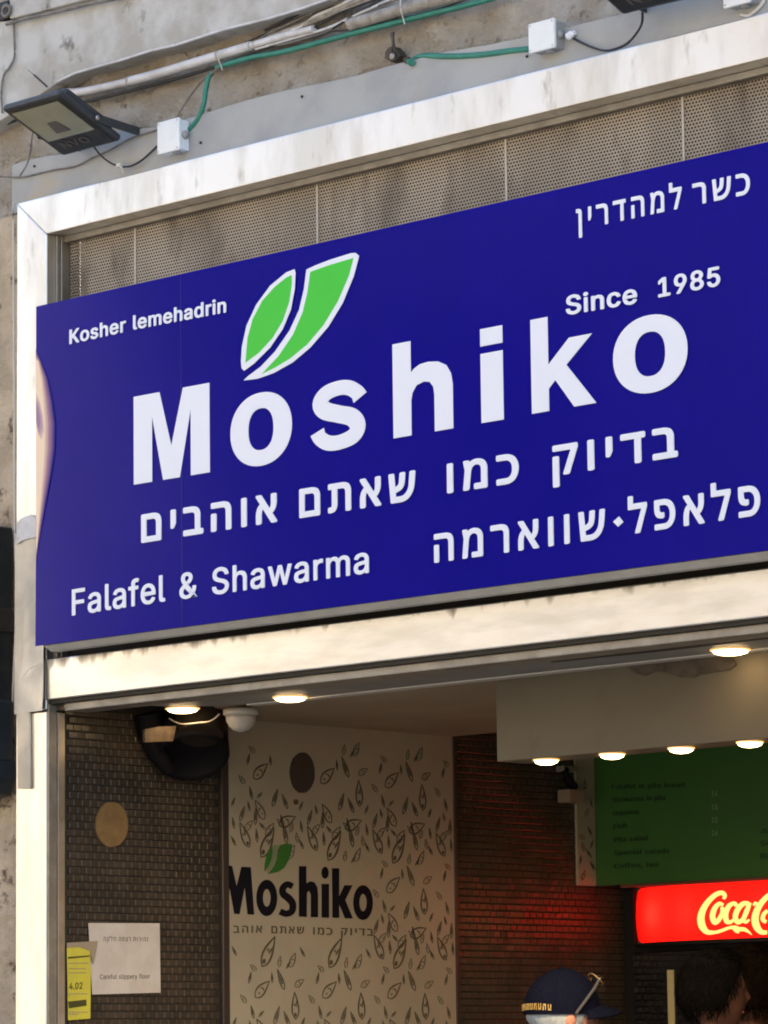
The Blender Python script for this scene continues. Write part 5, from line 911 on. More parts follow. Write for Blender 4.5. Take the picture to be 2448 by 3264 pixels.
side_poly('letter', [(762,365),(832,365),(832,530),(870,510),(910,520),(938,570),(944,640),(944,855),(876,855),(876,640),(860,600),(838,620),(836,852),(762,848)], 'navy')
side_poly('letter', [(980,536),(1050,536),(1050,860),(980,858)], 'navy')
mb = MB(); mb.prism([P(*PC(1013+34*math.cos(i*.4488),428+58*math.sin(i*.4488)),0,XP+.0006) for i in range(14)], (.0014,0,0)); mb.build('letter', M['navy'], pn)
side_poly('letter', [(1080,385),(1148,385),(1148,660),(1200,548),(1276,548),(1206,690),(1280,868),(1206,866),(1148,730),(1148,862),(1084,860)], 'navy')
side_ring(1378,715,94,168,36,84)
side_poly('leaf', [(500,165),(455,250),(432,340),(430,415),(470,360),(500,290),(508,220)], 'dkgreen')
side_poly('leaf', [(575,165),(620,150),(692,150),(690,210),(665,300),(620,380),(560,420),(462,440),(520,370),(550,290)], 'dkgreen')
side_poly('leaf', [(505,170),(565,158),(545,280),(505,370),(455,425),(452,400),(500,300),(512,220)], 'palegreen')
for wd, l, r in (('אוהב',(133,1004),(408,1004)),('שאתם',(498,1008),(812,1014)),('כמו',(900,1020),(1084,1026)),('בדיוק',(1168,1026),(1478,1034))):
    ptxt('lettering', wd, PC(*l), PC(*r), 22, 'print', .012, True, .475)

# ---------------------------------------------------------------- soffit, ceiling, valance
sof = thing('soffit', 'narrow grey soffit panel with a white trim just inside the frame', 'soffit', (1,.2,ZC))
ys1 = P(1229,2196,2,ZC).y
bx = P(395,2250,2,ZC).x
mb = MB(); mb.prism([(XR+.26,.08,ZC),(XR+.30,.20,ZC),(XR+.42,ys1,ZC),(xe+.5,ys1,ZC),(xe+.5,.08,ZC)], (0,0,.012)); mb.build('panel', M['soffit'], sof)
MB().box((P(1229,2196,2,ZC).x-.62,ys1+.001,ZC-.004),(xe+.5,ys1+.05,ZC+.012)).build('trim', M['whitetrim'], sof, bevel=.002)
MB().prism([P(x,y,2,ZC-.0015) for x,y in [(1750,2108),(1900,2086),(2100,2062),(2448,2020),(2700,1990),(2700,2006),(2448,2037),(2100,2078),(1760,2112)]], (0,0,.001)).build('shadow_gap', M['gasket'], sof)
cl = thing('ceiling_board', 'brown beige ceiling board over the leaf printed panel', 'ceiling board', (0,1,ZC+.02))
mb = MB(); mb.prism([(XR+.30,ys1+.051,ZC+.014),(xe+.5,ys1+.051,ZC+.014),(xe+.5,1.86,ZC+.014),(XR-.0,1.86,ZC+.014),(XR-.0,.80,ZC+.014)], (0,0,.02)); mb.build('board', M['ceilm'], cl)
YV = ys1+.06
va = thing('valance', 'deep beige valance board above the menu, lit along its lower edge', 'valance', (P(1584,2428,1,YV).x,YV,2.4))
vx = P(1584,2428,1,YV).x; vz = P(1584,2428,1,YV).z
MB().box((vx,YV,vz),(xe+.5,YV+.13,ZC+.012)).build('board', M['valance'], va, bevel=.003)
mb = MB(); mb.prism([P(x,y,1,YV-.006) for x,y in crop([(780,815),(800,850),(850,880),(890,888),(950,860),(1010,868),(1070,888),(1130,900),(1190,900),(1230,880),(1330,862),(1420,850),(1460,820),(1440,780),(1300,780),(1000,805)],1600,1700,.511)], (0,.005,0)); mb.build('torn_lining', M['torn'], va)
print('soffit back', ys1, 'valance', vx, vz)

def downlight(c, r, label, group, power, spot):
    t = thing('downlight', label, 'downlight', c, group)
    MB().lathe(c, [(r*1.12,0),(r*1.12,-.004),(r*.98,-.005),(r*.98,0)], 24).build('ring', M['lamp_ring'], t)
    MB().lathe(c, [(r*.98,-.002),(r*.92,-.010),(r*.6,-.015),(r*.2,-.017)], 24).build('diffuser', M['lamp_on'], t)
    l = bpy.data.lights.new('lamp', 'AREA'); l.shape = 'DISK'; l.size = r*1.6; l.energy = power; l.color = (1.0,.70,.38)
    o = bpy.data.objects.new('lamp_light', l); col.objects.link(o); o.parent = t; o.location = (0,0,-.022)
    return t
lbs = ['lit downlight in the soffit nearest the left post','lit downlight in the soffit just right of the white dome','large lit downlight in the soffit near the right edge']
for k, (x, y) in enumerate(((582,2257),(925,2221),(2328,2070))):
    downlight(P(x,y,2,ZC), [.050,.050,.052][k], lbs[k], 'downlights in the soffit', [.12,.12,.02][k], 100)
vl = ['leftmost','second','third','rightmost']
for k, x in enumerate((1741,1951,2171,2390)):
    c = P(x, 2414-(x-1741)*.088, 1, YV+.045); c.z = vz-.001
    downlight(c, .036, vl[k]+' lit downlight under the valance, counted from the left', 'downlights under the valance', 4.2, 118)
# more of the same valance lamps beyond the right edge of the picture light the room
# white dome camera
dc = P(768,2262,2,ZC); t = thing('dome_camera', 'white half dome camera hanging from the soffit between the two left downlights', 'camera', dc)
MB().lathe(dc, [(.058,0),(.058,-.016),(.052,-.020)], 28).build('base', M['dome'], t)
MB().lathe(dc, [(.050,-.0205),(.049,-.034),(.041,-.052),(.026,-.066),(.010,-.072),(.002,-.073)], 28).build('dome', M['dome'], t)
pixtube('cable', 'pale bent wire between the left downlight and the white dome', 'wire', [(540,2290),(560,2302),(585,2308),(630,2304),(672,2298),(700,2276)], .0026, 'pvc_old', .33, 6)
# gap in the soffit with a black speaker behind it
sp_ = thing('wall_speaker', 'big black round speaker hanging in the dark gap under the soffit', 'speaker', P(600,2400,1,.42))
c = P(602,2405,0,XR+.12)
d = Vector((.45,-.35,-.82)).normalized()
MB().lathe(P(610,2385,0,XR+.10), [(.05,-.14),(.11,-.12),(.125,-.02),(.125,.03),(.115,.045),(.105,.03),(.06,.0),(.02,.01)], 32, d).build('horn', M['fan'], sp_)
mb = MB(); mb.tube([P(470,2275,0,XR+.03),P(480,2330,0,XR+.03),P(500,2400,0,XR+.04),P(540,2460,0,XR+.05)], [.05,.045,.035,.02], 10); mb.build('arm', M['fan'], sp_)
mb = MB(); mb.prism([P(x,y,0,XR+.20) for x,y in [(462,2325),(508,2316),(562,2314),(552,2362),(462,2366)]], (-.01,0,0)); mb.build('card', M['card'], sp_)
mb = MB(); mb.tube([P(640,2290,0,XR+.17),P(640,2345,0,XR+.19)], [.085,.075], 18); mb.build('housing', M['fan_brown'], sp_)

# ---------------------------------------------------------------- menu board and its side strip
YG = P(1902,2824,0,XR+.006).y
st = thing('leaf_print_strip', 'narrow cream leaf printed strip beside the green menu board', 'wall panel', (XR,YG,2.1))
ysl = P(1843,2822,0,XR+.006).y; zst = P(1870,2823,0,XR+.006).z; XQ = XR+.006
MB().box((XR-.006,ysl,zst),(XQ,YG,2.70)).build('board', M['board'], st, bevel=.001)
rep = MB(); XPs = XP; XP = XQ
for k, (x, y, s_, a, kd) in enumerate(((1860,2790,.022,-.5,0),(1888,2760,.022,.7,1),(1850,2740,.018,-.2,1),(1876,2720,.022,.8,1),(1858,2700,.018,.3,2),(1886,2690,.018,-.5,1),(1854,2668,.018,1.2,2),(1880,2650,.02,.6,1),(1870,2590,.018,-.6,2),(1884,2560,.018,.4,1),(1864,2500,.02,.1,0))):
    p = P(x,y,0,XQ); motif(rep, p.y, p.z, s_, a, kd)
XP = XPs
rep.build('leaf_print', M['print'], st, kind='stuff')
zg0 = P(1902,2824,1,YG).z
M['cardlight'] = mat('beige plastic', (.26,.21,.16), .6)
b_ = thing('wall_box', 'small beige box fixed at the side strip of the menu board', 'fixture', P(1830,2530,0,XQ))
mb = MB(); a = P(1808,2515,0,XQ+.05); e = P(1858,2560,0,XQ+.05); mb.box((XQ,a.y,e.z),(XQ+.06,e.y,a.z)); mb.build('case', M['cardlight'], b_, bevel=.004)
mb = MB(); a = P(1790,2440,0,XQ+.03); e = P(1838,2462,0,XQ+.03); mb.box((XQ,a.y,e.z),(XQ+.04,e.y,a.z)); mb.build('cap', M['profile'], b_, bevel=.003)
mb = MB(); mb.tube([P(1800,2455,0,XQ+.03),P(1806,2480,0,XQ+.05),P(1830,2510,0,XQ+.04)], .018, 8); mb.build('stem', M['fan'], b_)
mn = thing('menu_board', 'dark green menu board with rows of dark dish names above the drinks fridge', 'menu board', (1,YG,zg0))
MB().box((XQ+.002,YG,zg0),(2.6,YG+.03,2.80)).build('board', M['menu'], mn)
MB().box((XQ+.12,YG-.006,zg0-.012),(2.6,YG+.03,zg0-.001)).build('edge_strip', M['redwire'], mn)
k3 = .3424
def MC(x, y): return (1880+x*k3, 2400+y*k3)
rows = [('Falafel in pita bread',205,880,330),('Shawarma in pita',210,700,450),('Hummus',220,455,580),('Fish',220,340,705),('Pita salad',225,535,825),('Special salads',225,740,945),('Coffee, tea',225,635,1070)]
for s, x0_, x1_, y_ in rows:
    plane_text(mn, 'lettering', s, MC(x0_,y_+6), MC(x1_,y_-14), 15, M['menutext'], 1, YG-.002, .01, (0,.0015,0))
for s, y_ in (('14',400),('18',525),('22',645),('26',765)):
    plane_text(mn, 'lettering', s, MC(1135,y_+4), MC(1190,y_+2), 17, M['menuprice'], 1, YG-.002, .01, (0,.0015,0))
for s, y_ in (('Juice',745),('Soda',860),('Beer',980)):
    plane_text(mn, 'lettering', s, MC(1590,y_+6), MC(1780,y_-4), 17, M['menutext'], 1, YG-.002, .01, (0,.0015,0))

# ---------------------------------------------------------------- drinks fridge
YR = 2.78
fx0 = XR+.004
hz1 = P(2060,2832,1,YR).z; hz0 = P(2072,3008,1,YR).z
fg = thing('drinks_fridge', 'black drinks fridge with a glowing red curved header', 'fridge', (fx0+.5,YR+.35,0))
fx1 = fx0+1.15
MB().box((fx0,YR+.002,0),(fx1,YR+.66,hz1+.02)).build('body', M['fridge'], fg, bevel=.004)
MB().box((fx0+.06,YR-.02,.15),(fx1-.04,YR+.0015,hz0-.03)).build('door', M['fridge_glass'], fg, bevel=.004)
# lit header: a translucent red bow-fronted shell, lamps inside
hx0 = P(2040,2900,1,YR).x; hx1 = fx1-.02
def hy(x):                                        # bow of the header
    u = (x-hx0)/(hx1-hx0); return YR-.012-.10*(1-(2*u-1)**4)
def trans(name, c, mixd=.25):
    Mx = bpy.data.materials.new(name); Mx.use_nodes = True; t_ = Mx.node_tree; t_.nodes.clear()
    tr = t_.nodes.new('ShaderNodeBsdfTranslucent'); df = t_.nodes.new('ShaderNodeBsdfDiffuse'); mx = t_.nodes.new('ShaderNodeMixShader'); o = t_.nodes.new('ShaderNodeOutputMaterial')
    tr.inputs[0].default_value = (*c,1); df.inputs[0].default_value = (*c,1); mx.inputs[0].default_value = mixd
    t_.links.new(tr.outputs[0], mx.inputs[1]); t_.links.new(df.outputs[0], mx.inputs[2]); t_.links.new(mx.outputs[0], o.inputs[0]); return Mx
M['redlit'] = trans('red translucent acrylic', (.95,.010,.007)); M['yellowlit'] = mat('backlit film', (.3,.25,.1), .5, emit=(1.0,.66,.18), estr=.42)
mb = MB(); n = 30; vs = []
xs = [hx0+(hx1-hx0)*i/n for i in range(n+1)]
for x in xs:
    u = (x-hx0)/(hx1-hx0); rr = 1-max(0,(1-u/.05))**2*.12 if u < .05 else 1
    zc = (hz0+hz1)/2; hh = (hz1-hz0)/2
    for zf in (-1,-.9,-.5,0,.5,.9,1):
        bow = .012*(1-abs(zf)**3); vs.append((x, hy(x)-bow, zc+hh*zf*rr))
fs = [(i*7+j, (i+1)*7+j, (i+1)*7+j+1, i*7+j+1) for i in range(n) for j in range(6)]
mb.add(vs, fs, True); mb.build('header_panel', M['redlit'], fg)
mb = MB()
rim = [(x, hy(x)-.006) for x in xs]
for za, zb in ((hz1-.001,hz1+.012),(hz0-.012,hz0+.001)):
    mb.prism([(hx0,YR+.001,za)]+[(x,y,za) for x,y in rim]+[(hx1,YR+.001,za)], (0,0,zb-za))
mb.box((hx0-.008,YR-.035,hz0-.012),(hx0-.0005,YR+.001,hz1+.012)); mb.box((hx1+.0005,YR-.035,hz0-.012),(hx1+.008,YR+.001,hz1+.012)); mb.build('header_edge', M['fridge'], fg)
for i in range(6):
    x = hx0+.15+i*.17
    l = bpy.data.lights.new('tube', 'POINT'); l.energy = .36; l.color = (1,.8,.6); l.shadow_soft_size = .012
    o = bpy.data.objects.new('header_tube', l); col.objects.link(o); o.parent = fg; o.location = Vector((x, YR-.035, (hz0+hz1)/2))-root_loc(fg)
# script lettering, drawn with strokes of varying width, laid on the bow
k4 = .27
def HC_(x, y):
    p = P(2000+x*k4, 2780+y*k4, 1, YR-.09)
    for _ in range(3): p = P(2000+x*k4, 2780+y*k4, 1, hy(p.x)-.0165)
    return p
def script(mb, pts):
    sm = catmull(pts, 6); n = len(sm)
    pr = []
    for i, (x, y, w_) in enumerate(sm):
        x0_, y0_, _ = sm[max(0,i-1)]; x1_, y1_, _ = sm[min(n-1,i+1)]; d_ = math.hypot(x1_-x0_, y1_-y0_) or 1
        a = HC_(x-(y1_-y0_)/d_*w_/2, y+(x1_-x0_)/d_*w_/2); b = HC_(x+(y1_-y0_)/d_*w_/2, y-(x1_-x0_)/d_*w_/2)
        pr.append(((a+b)/2, (a-b)/2))
    mb.ribbon(pr, (0,-.001,0))
def big_c(ox):
    mb = MB(); script(mb, [(ox+1135,318,30),(ox+1150,280,48),(ox+1120,245,52),(ox+1050,262,56),(ox+970,330,62),(ox+900,430,72),(ox+868,540,84),(ox+885,640,84),(ox+940,705,60),(ox+1010,712,44)]); return mb
mb = big_c(0); mb.build('script_letter', M['yellowlit'], fg)
mb = MB(); script(mb, [(985,716,40),(1060,706,38),(1140,680,36),(1210,655,36),(1270,655,50),(1320,672,50),(1380,676,46),(1430,705,26),(1470,742,6)]); script(mb, [(1255,672,30),(1290,700,34),(1320,712,20)]); mb.build('script_swash', M['yellowlit'], fg)
mb = MB(); script(mb, [(1130,392,40),(1085,372,46),(1030,430,60),(1005,520,66),(1030,592,60),(1080,560,54),(1120,480,50),(1118,410,40)]); mb.build('script_letter', M['yellowlit'], fg)
mb = MB(); script(mb, [(1290,400,44),(1262,368,44),(1200,400,56),(1160,490,64),(1170,575,60),(1215,590,44),(1255,560,30)]); mb.build('script_letter', M['yellowlit'], fg)
mb = MB(); script(mb, [(1430,372,50),(1370,372,56),(1310,430,62),(1275,520,62),(1300,590,54),(1360,560,50),(1410,470,48),(1440,380,44)]); script(mb, [(1450,360,40),(1400,470,50),(1375,560,48),(1400,590,36),(1440,560,24)]); mb.build('script_letter', M['yellowlit'], fg)
mb = MB(); script(mb, [(1490,395,26),(1510,365,34),(1545,385,26)]); mb.build('script_hyphen', M['yellowlit'], fg)
mb = big_c(640); script(mb, [(1655,452,40),(1610,500,48),(1600,560,50),(1640,590,40)]); mb.build('script_letter', M['yellowlit'], fg)
mb = MB(); a = P(2127,3092,1,YR-.024); e = P(2160,3340,1,YR-.024); mb.box((a.x,YR-.026,.6),(e.x-.01,YR-.0215,a.z)); mb.build('glow_strip', M['yellowglow'], fg)  # fridge light put into the pale yellow colour of an unlit strip

# ---------------------------------------------------------------- notices on the near tiles
XN = XR+.004
pw = thing('paper_notice', 'white paper notice taped on the dark tiles about the slippery floor', 'notice', P(400,3090,0,XN))
mb = MB(); q = [P(x,y,0,XN) for x,y in [(282,2942),(509,2943),(512,3164),(294,3170)]]; mb.prism(q, (-.001,0,0)); mb.build('sheet', M['paper'], pw)
def NC(x, y): return (200+x*.217, 2880+y*.217)
def ntxt(par, s, l, r, h, mt='papertext', rtl=False, cap=None, val=XN+.0004, off=0):
    return plane_text(par, 'lettering', s, NC(*l), NC(*r), h, M[mt], 0, val, off, (.0004,0,0), cap, rtl)
ntxt(pw, 'זהירות רצפה חלקה', (600,550), (1255,556), 13, rtl=True, cap=.475, off=.01)
ntxt(pw, 'Careful slippery floor', (545,1110), (1280,1102), 15, off=.005)
yn = thing('yellow_notice', 'yellow notice card with dark print taped low beside the door jamb', 'notice', P(250,3130,0,XN+.004))
XY = XN+.006
mb = MB(); mb.prism([P(*NC(x,y),0,XY) for x,y in [(62,640),(250,640),(400,700),(415,1000),(405,1690),(80,1715)]], (-.0012,0,0)); mb.build('card', M['yellow'], yn)
mb = MB(); mb.prism([P(*NC(x,y),0,XY+.001) for x,y in [(62,575),(240,565),(515,550),(490,720),(450,900),(400,700),(260,640),(62,650)]], (-.001,0,0)); mb.build('tape', M['tape'], yn)
for q in ([(78,785),(395,760),(395,778),(78,812)], [(80,1440),(345,1410),(350,1500),(90,1540)]):
    mb = MB(); mb.prism([P(*NC(x,y),0,XY+.0006) for x,y in q], (.0004,0,0)); mb.build('printed_bar', M['yellowdark'], yn)
ntxt(yn, '4.02', (95,1262), (290,1250), 20, 'yellowdark', val=XY+.0004, off=.02)
mb = MB()
for j, (yy, x1_) in enumerate(((870,370),(950,330),(1010,340),(1320,345),(1345,120),(1590,330),(1620,200))):
    x = 85
    while x < x1_:
        wl = rnd.uniform(18,50); mb.prism([P(*NC(a,b),0,XY+.0006) for a,b in [(x,yy),(x+wl,yy-2),(x+wl,yy+13),(x,yy+15)]], (.0004,0,0)); x += wl+10
mb.build('fine_print', M['tape'], yn)

# ================================================================ PEOPLE
def person(label, head_px, head_y, size, heading, hair, skinm, shirt, cap=False, tilt=0.0):
    hc = P(*head_px, 1, head_y)                      # centre of the head
    t = thing('person', label, 'person', (hc.x, hc.y, 0)); base = Vector((hc.x, hc.y, 0))
    s = hc.z/1.66                                     # body scale from the head height
    Rz = Matrix.Rotation(heading, 3, 'Z'); tl = Matrix.Rotation(tilt, 3, 'X')
    # --- body skeleton (local: +y forward, x right)
    V = []; E = []; RAD = []
    def j(x, y, z, r, par=None):
        V.append(Vector((x,y,z))*s); RAD.append(r*s)
        if par is not None: E.append((par, len(V)-1))
        return len(V)-1
    pel = j(0,0,.95,.135); wst = j(0,.0,1.10,.125,pel); ch = j(0,-.01,1.30,.145,wst); sh = j(0,-.01,1.41,.10,ch); nk = j(0,.0,1.50,.055,sh); n2 = j(0,.012,1.58,.055,nk)
    for sg_ in (-1,1):
        hp = j(.095*sg_,0,.88,.095,pel); kn = j(.105*sg_,.01,.48,.058,hp); an = j(.11*sg_,-.02,.09,.042,kn); j(.115*sg_,.10,.035,.036,an); 
        so = j(.17*sg_,-.01,1.40,.062,sh); el = j(.215*sg_,-.02,1.12,.043,so); wr = j(.225*sg_,.05,.88,.028,el)
        pm = j(.225*sg_,.065,.80,.030,wr)
        for k in range(4):
            f1 = j((.225)*sg_,.040+.017*k,.755,.0095,pm); f2 = j(.222*sg_,.045+.017*k,.725+.004*abs(k-1.5),.0085,f1); j(.214*sg_,.05+.017*k,.700+.006*abs(k-1.5),.0075,f2)
        th = j(.215*sg_,.10,.81,.0105,pm); j(.21*sg_,.118,.78,.009,th)
    me = bpy.data.meshes.new('sk'); me.from_pydata(V, E, []); ob = bpy.data.objects.new('sk', me); col.objects.link(ob)
    md = ob.modifiers.new('s', 'SKIN'); 
    for i, sv in enumerate(me.skin_vertices[0].data): sv.radius = (RAD[i], RAD[i]*(.72 if i in (pel,wst,ch,sh) else 1)); sv.use_root = (i == 0)
    ob.modifiers.new('u', 'SUBSURF').levels = 1
    dg = bpy.context.evaluated_depsgraph_get(); bme = bpy.data.meshes.new_from_object(ob.evaluated_get(dg))
    mb = MB(); mb.add([v.co.copy() for v in bme.vertices], [tuple(p.vertices) for p in bme.polygons], True)
    bpy.data.objects.remove(ob)
    # --- head
    H = Vector((0, .02, 1.66))*s; k = s*size
    def hfn(q, d):
        q = q.copy()
        f = max(0, d.y)
        if d.z < 0: q.x *= 1-.30*(-d.z)**1.2; q.y *= 1-.18*(-d.z) if d.y < 0 else 1
        if d.z < -.15 and d.y < 0: q.y *= 1-.35*min(1,(-d.z))
        ny = math.exp(-((d.x/.13)**2) - ((d.z+.12)/.17)**2)*(f > .2); q.y += .022*ny*k
        br = math.exp(-((d.z-.17)/.10)**2)*(f > .5)*.004*k; q.y += br
        ey = (math.exp(-(((d.x-.33)/.15)**2)-((d.z-.03)/.10)**2)+math.exp(-(((d.x+.33)/.15)**2)-((d.z-.03)/.10)**2))*(f > .4); q.y -= .009*ey*k
        mo = math.exp(-((d.x/.30)**2)-((d.z+.50)/.07)**2)*(f > .2); q.y += .005*mo*k
        ch_ = math.exp(-((d.x/.3)**2)-((d.z+.80)/.15)**2)*(d.y > 0); q.y += .014*ch_*k
        return q
    hm = MB(); hm.ball((0,0,0), (.077*k,.098*k,.118*k), 40, 28, hfn)
    for sg_ in (-1,1):
        hm.ball((.076*k*sg_,-.008*k,-.008*k), (.010*k,.019*k,.031*k), 12, 10)
    hv = [tl @ Vector(v) + H for v in hm.v]
    mb.add(hv, hm.f, True)
    world = [Rz @ Vector(v) + base for v in mb.v]; mb.v = [tuple(v) for v in world]
    bo = mb.build('body', M[skinm], t)
    rm = bo.modifiers.new('r', 'REMESH'); rm.mode = 'VOXEL'; rm.voxel_size = .0085; rm.use_smooth_shade = True
    dg = bpy.context.evaluated_depsgraph_get(); nm = bpy.data.meshes.new_from_object(bo.evaluated_get(dg)); bo.modifiers.clear(); bo.data = nm
    nm.materials.clear(); nm.materials.append(M[skinm])
    for p in nm.polygons: p.use_smooth = True
    # --- clothes: an offset skin over torso, arms and legs
    bm = bmesh.new(); bm.from_mesh(nm); bm.normal_update()
    def garment(name, test, off, mt):
        b2 = bm.copy(); b2.normal_update()
        for v in b2.verts: v.co += v.normal*off
        kill = [f for f in b2.faces if not test(f.calc_center_median())]
        bmesh.ops.delete(b2, geom=kill, context='FACES')
        m2 = bpy.data.meshes.new(name); b2.to_mesh(m2); b2.free(); m2.materials.append(M[mt])
        for p in m2.polygons: p.use_smooth = True
        o = bpy.data.objects.new(name, m2); col.objects.link(o); o.parent = t; return o
    iRz = Rz.inverted()
    garment('shirt', lambda c: .93*s < c.z < 1.475*s + .03*s*(1 if abs((iRz@c).x) < .05 else 0) and not (c.z < 1.12*s and abs((iRz@c).x) > .17*s), .009, shirt)
    garment('trousers', lambda c: .10*s < c.z < .96*s and abs((iRz@c).x) < .19*s, .007, 'trousers')
    garment('shoes', lambda c: c.z < .10*s, .006, 'shoes')
    bm.free()
    def loc(q): return Rz @ (tl @ Vector(q) + H) + base
    def part(name, m_, mt, par=t, **kw):
        m_.v = [tuple(loc(v)) for v in m_.v]; return m_.build(name, M[mt], par, **kw)
    for sg_ in (-1,1):
        e = MB().ball((.028*k*sg_,.0745*k,.006*k), .0115*k, 14, 10); eo = part('eye', e, 'eye'); part('iris', MB().ball((.028*k*sg_,.0825*k,.006*k), .0052*k, 10, 8), 'iris', eo)
    part('mouth', MB().ball((0,.083*k,-.056*k), (.021*k,.008*k,.006*k), 14, 8), 'lips')
    # --- hair: thick shell round the skull, open at the face
    rr = random.Random(hash(label) % 999)
    from mathutils import noise
    def hair(top=True, low=-.42, th=.016, mtl=hair, side_=.25):
        m_ = MB(); nu, nv = 64, 40; vs = []; keep = []
        for i in range(nv+1):
            tt = math.pi*i/nv
            for jx in range(nu):
                a = 2*math.pi*jx/nu; d = Vector((math.sin(tt)*math.cos(a), math.sin(tt)*math.sin(a), math.cos(tt)))
                q = hfn(Vector((d.x*.077*k,d.y*.098*k,d.z*.118*k)), d)
                h = th*k*(1+.22*noise.fractal(d*5.5+Vector((3,sum(map(ord,label))%17,0)),1,2,4))
                lim = low if d.y < .05 else (low+ (d.y-.05)*(1.6))
                edge = min(1, max(0, (d.z-lim)/.10)); vs.append(q + d*(h*edge-.002*(1-edge))); keep.append(d.z-lim)
        fs = []
        for i in range(nv):
            for jx in range(nu):
                f = (i*nu+jx,(i+1)*nu+jx,(i+1)*nu+(jx+1)%nu,i*nu+(jx+1)%nu)
                if sum(keep[x] for x in f)/4 > -.02: fs.append(f)
        m_.add(vs, fs, True); o_h = part('hair', m_, mtl)
        st_ = MB(); rs = random.Random(len(label))
        cnt = 1500 if cap else 0
        while cnt < 1500:
            d = Vector((rs.gauss(0,1), rs.gauss(0,1), rs.gauss(0,1))).normalized()
            lim = low if d.y < .05 else (low+(d.y-.05)*1.6)
            if d.z < lim+.02 or (cap and d.z > .0): continue
            cnt += 1
            q = hfn(Vector((d.x*.077*k,d.y*.098*k,d.z*.118*k)), d)+d*th*k*.8
            flow = Vector((d.x*.25+rs.gauss(0,.22), -.25+.9*max(0,d.y)+rs.gauss(0,.22), -.75+rs.gauss(0,.12))); flow -= d*flow.dot(d)*.9; flow.normalize()
            if d.z > .75: flow = Vector((rs.gauss(0,.5), .9+rs.gauss(0,.4), 0)).normalized()
            L_ = (.028+.022*rs.random())*k*(.55 if th < .012 else 1); sd_ = flow.cross(d).normalized()*(.0016*k)
            p1 = q+flow*L_*.5+d*.006*k; p2 = q+flow*L_-d*.001*k+Vector((0,0,-.003*k))
            st_.add([q-sd_, q+sd_, p1-sd_*.8, p1+sd_*.8, p2, q+d*.0015*k], [(0,1,3,2),(2,3,4),(0,2,5),(1,5,3)])
        if not cap: part('hair_strand', st_, mtl, o_h, kind='stuff')
        return o_h
    if cap:
        hair(low=-.62, th=.006)
        m_ = MB(); nu, nv = 40, 14; vs = []                 # crown of the cap
        for i in range(nv+1):
            tt = (math.pi*.53)*i/nv
            for jx in range(nu):
                a = 2*math.pi*jx/nu; d = Vector((math.sin(tt)*math.cos(a), math.sin(tt)*math.sin(a), math.cos(tt)))
                seam = 1-.010*max(0, 1-abs(((a/(math.pi/3)) % 1)-.5)*-1*0-abs(((a/(math.pi/3))%1))*18)
                fr_ = 1+.06*max(0,d.y)*max(0,d.z)
                vs.append(Vector((d.x*.090*k, d.y*.112*k*fr_, d.z*.118*k*(1+.05*d.y)+.014*k))*seam)
        m_.add(vs, [(i*nu+jx,(i+1)*nu+jx,(i+1)*nu+(jx+1)%nu,i*nu+(jx+1)%nu) for i in range(nv) for jx in range(nu)], True)
        co = part('cap', m_, 'cap')
        m_ = MB(); n = 16; tp_ = []; bt = []
        for r_i in range(7):
            f_ = r_i/6
            for i in range(n+1):
                a = math.radians(22+136*i/n); ca, sa = math.cos(a), math.sin(a)
                x = ca*(.088+.004*f_)*k; y = sa*.112*k + f_*.070*k*math.sin(math.pi*i/n)**.4
                z = .030*k - .022*k*f_ - .022*k*(x/(.09*k))**2
                m_.v.append((x,y,z)); 
        W_ = n+1
        for r_i in range(6):
            for i in range(n): m_.f.append((r_i*W_+i, r_i*W_+i+1, (r_i+1)*W_+i+1, (r_i+1)*W_+i)); m_.sm.append(True)
        vo = part('visor', m_, 'cap', co); sd = vo.modifiers.new('th', 'SOLIDIFY'); sd.thickness = .006
        m_ = MB()
        for i in range(6):
            a = math.pi/6+i*math.pi/3; pr = []
            for q_ in range(10):
                tt = math.pi*.5*(q_+.6)/10; d = Vector((math.sin(tt)*math.cos(a), math.sin(tt)*math.sin(a), math.cos(tt)))
                fr_ = 1+.06*max(0,d.y)*max(0,d.z)
                pr.append(Vector((d.x*.090*k, d.y*.112*k*fr_, d.z*.118*k*(1+.05*d.y)+.014*k))*1.004)
            m_.tube(pr, .0013*k, 5)
        part('seam', m_, 'cap', co)
        m_ = MB().lathe((0,0,.132*k), [(.008*k,0),(.007*k,.004*k),(.002*k,.006*k)], 10); part('button', m_, 'cap', co)
        # gold embroidery over the back opening
        m_ = MB()
        for i in range(9):
            a = math.radians(-90-36+72*(i+.5)/9+20); x = math.cos(a)*.0915*k; y = math.sin(a)*.1135*k; u_ = Vector((-math.sin(a),math.cos(a),0)); c_ = Vector((x,y,.022*k+.004*k*math.cos((i-4)*.35)))
            hgt = .009*k; ww = .0045*k
            for dx in (-ww, ww*.55):
                m_.prism([c_+u_*dx-Vector((0,0,hgt)), c_+u_*(dx+ww*.45)-Vector((0,0,hgt)), c_+u_*(dx+ww*.45)+Vector((0,0,hgt)), c_+u_*dx+Vector((0,0,hgt))], Vector((x,y,0)).normalized()*.0015)
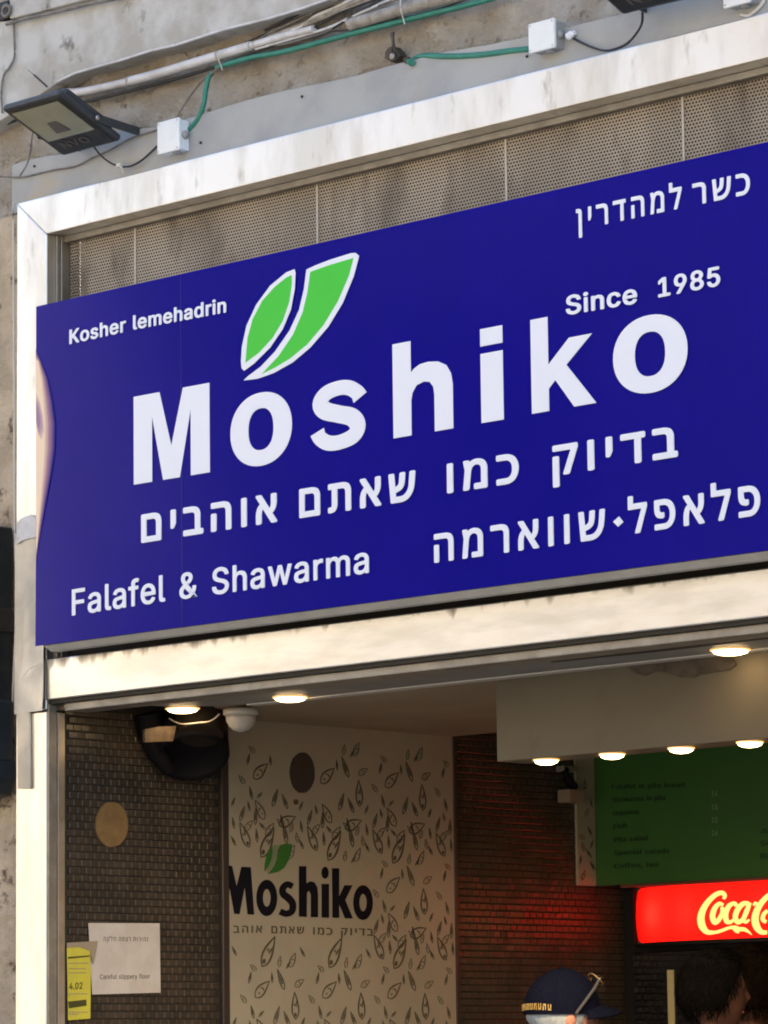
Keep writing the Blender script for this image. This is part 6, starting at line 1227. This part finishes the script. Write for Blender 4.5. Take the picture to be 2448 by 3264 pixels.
            m_.prism([c_+u_*-ww+Vector((0,0,hgt*(.4 if i%2 else -.9))), c_+u_*ww+Vector((0,0,hgt*(.4 if i%2 else -.9))), c_+u_*ww+Vector((0,0,hgt*(.9 if i%2 else -.4))), c_+u_*-ww+Vector((0,0,hgt*(.9 if i%2 else -.4)))], Vector((x,y,0)).normalized()*.0015)
        part('embroidery', m_, 'gold', co)
        # sunglasses pushed up on the cap
        gl = thing('sunglasses', 'tan framed sunglasses pushed up on the navy cap', 'sunglasses', tuple(loc((0,.1*k,.08*k))))
        def gpart(nm_, m_, mt): m_.v = [tuple(loc(v)) for v in m_.v]; return m_.build(nm_, M[mt], gl)
        for sg_ in (-1,1):
            m_ = MB(); m_.tube([(.070*k*sg_,.084*k,.096*k),(.088*k*sg_,.062*k,.074*k),(.097*k*sg_,.03*k,.040*k),(.096*k*sg_,.000*k,.004*k)], .0050*k, 6); gpart('temple', m_, 'capgrey')
            m_ = MB(); c_ = Vector((.040*k*sg_,.094*k,.100*k)); m_.tube([c_+Vector((.030*k*math.cos(i*math.pi/8),-.008*k*abs(math.cos(i*math.pi/8))-.017*k*math.sin(i*math.pi/8),.017*k*math.sin(i*math.pi/8))) for i in range(17)], .0022*k, 6); gpart('rim', m_, 'glassframe')
            m_ = MB().ball(c_, (.026*k,.014*k,.014*k), 16, 8); gpart('lens', m_, 'lens')
        m_ = MB(); m_.tube([(-.012*k,.100*k,.102*k),(0,.103*k,.104*k),(.012*k,.100*k,.102*k)], .003*k, 6); gpart('bridge', m_, 'glassframe')
    else:
        hair(low=-.45, th=.020)
    return t
person('man in a navy cap with gold lettering and sunglasses on top, seen from behind', (1772,3238), 1.0, 1.12, math.radians(-24), 'greyhair', 'skin', 'shirt_blue', True)
person('person with short black hair seen from behind in front of the fridge', (2256,3168), 1.35, 1.0, math.radians(-38), 'blackhair', 'skin_dark', 'shirt_dark')
person('person with dark brown hair partly hidden at the right edge', (2385,3160), 1.85, 1.1, math.radians(-10), 'brownhair', 'skin_dark', 'shirt_olive')
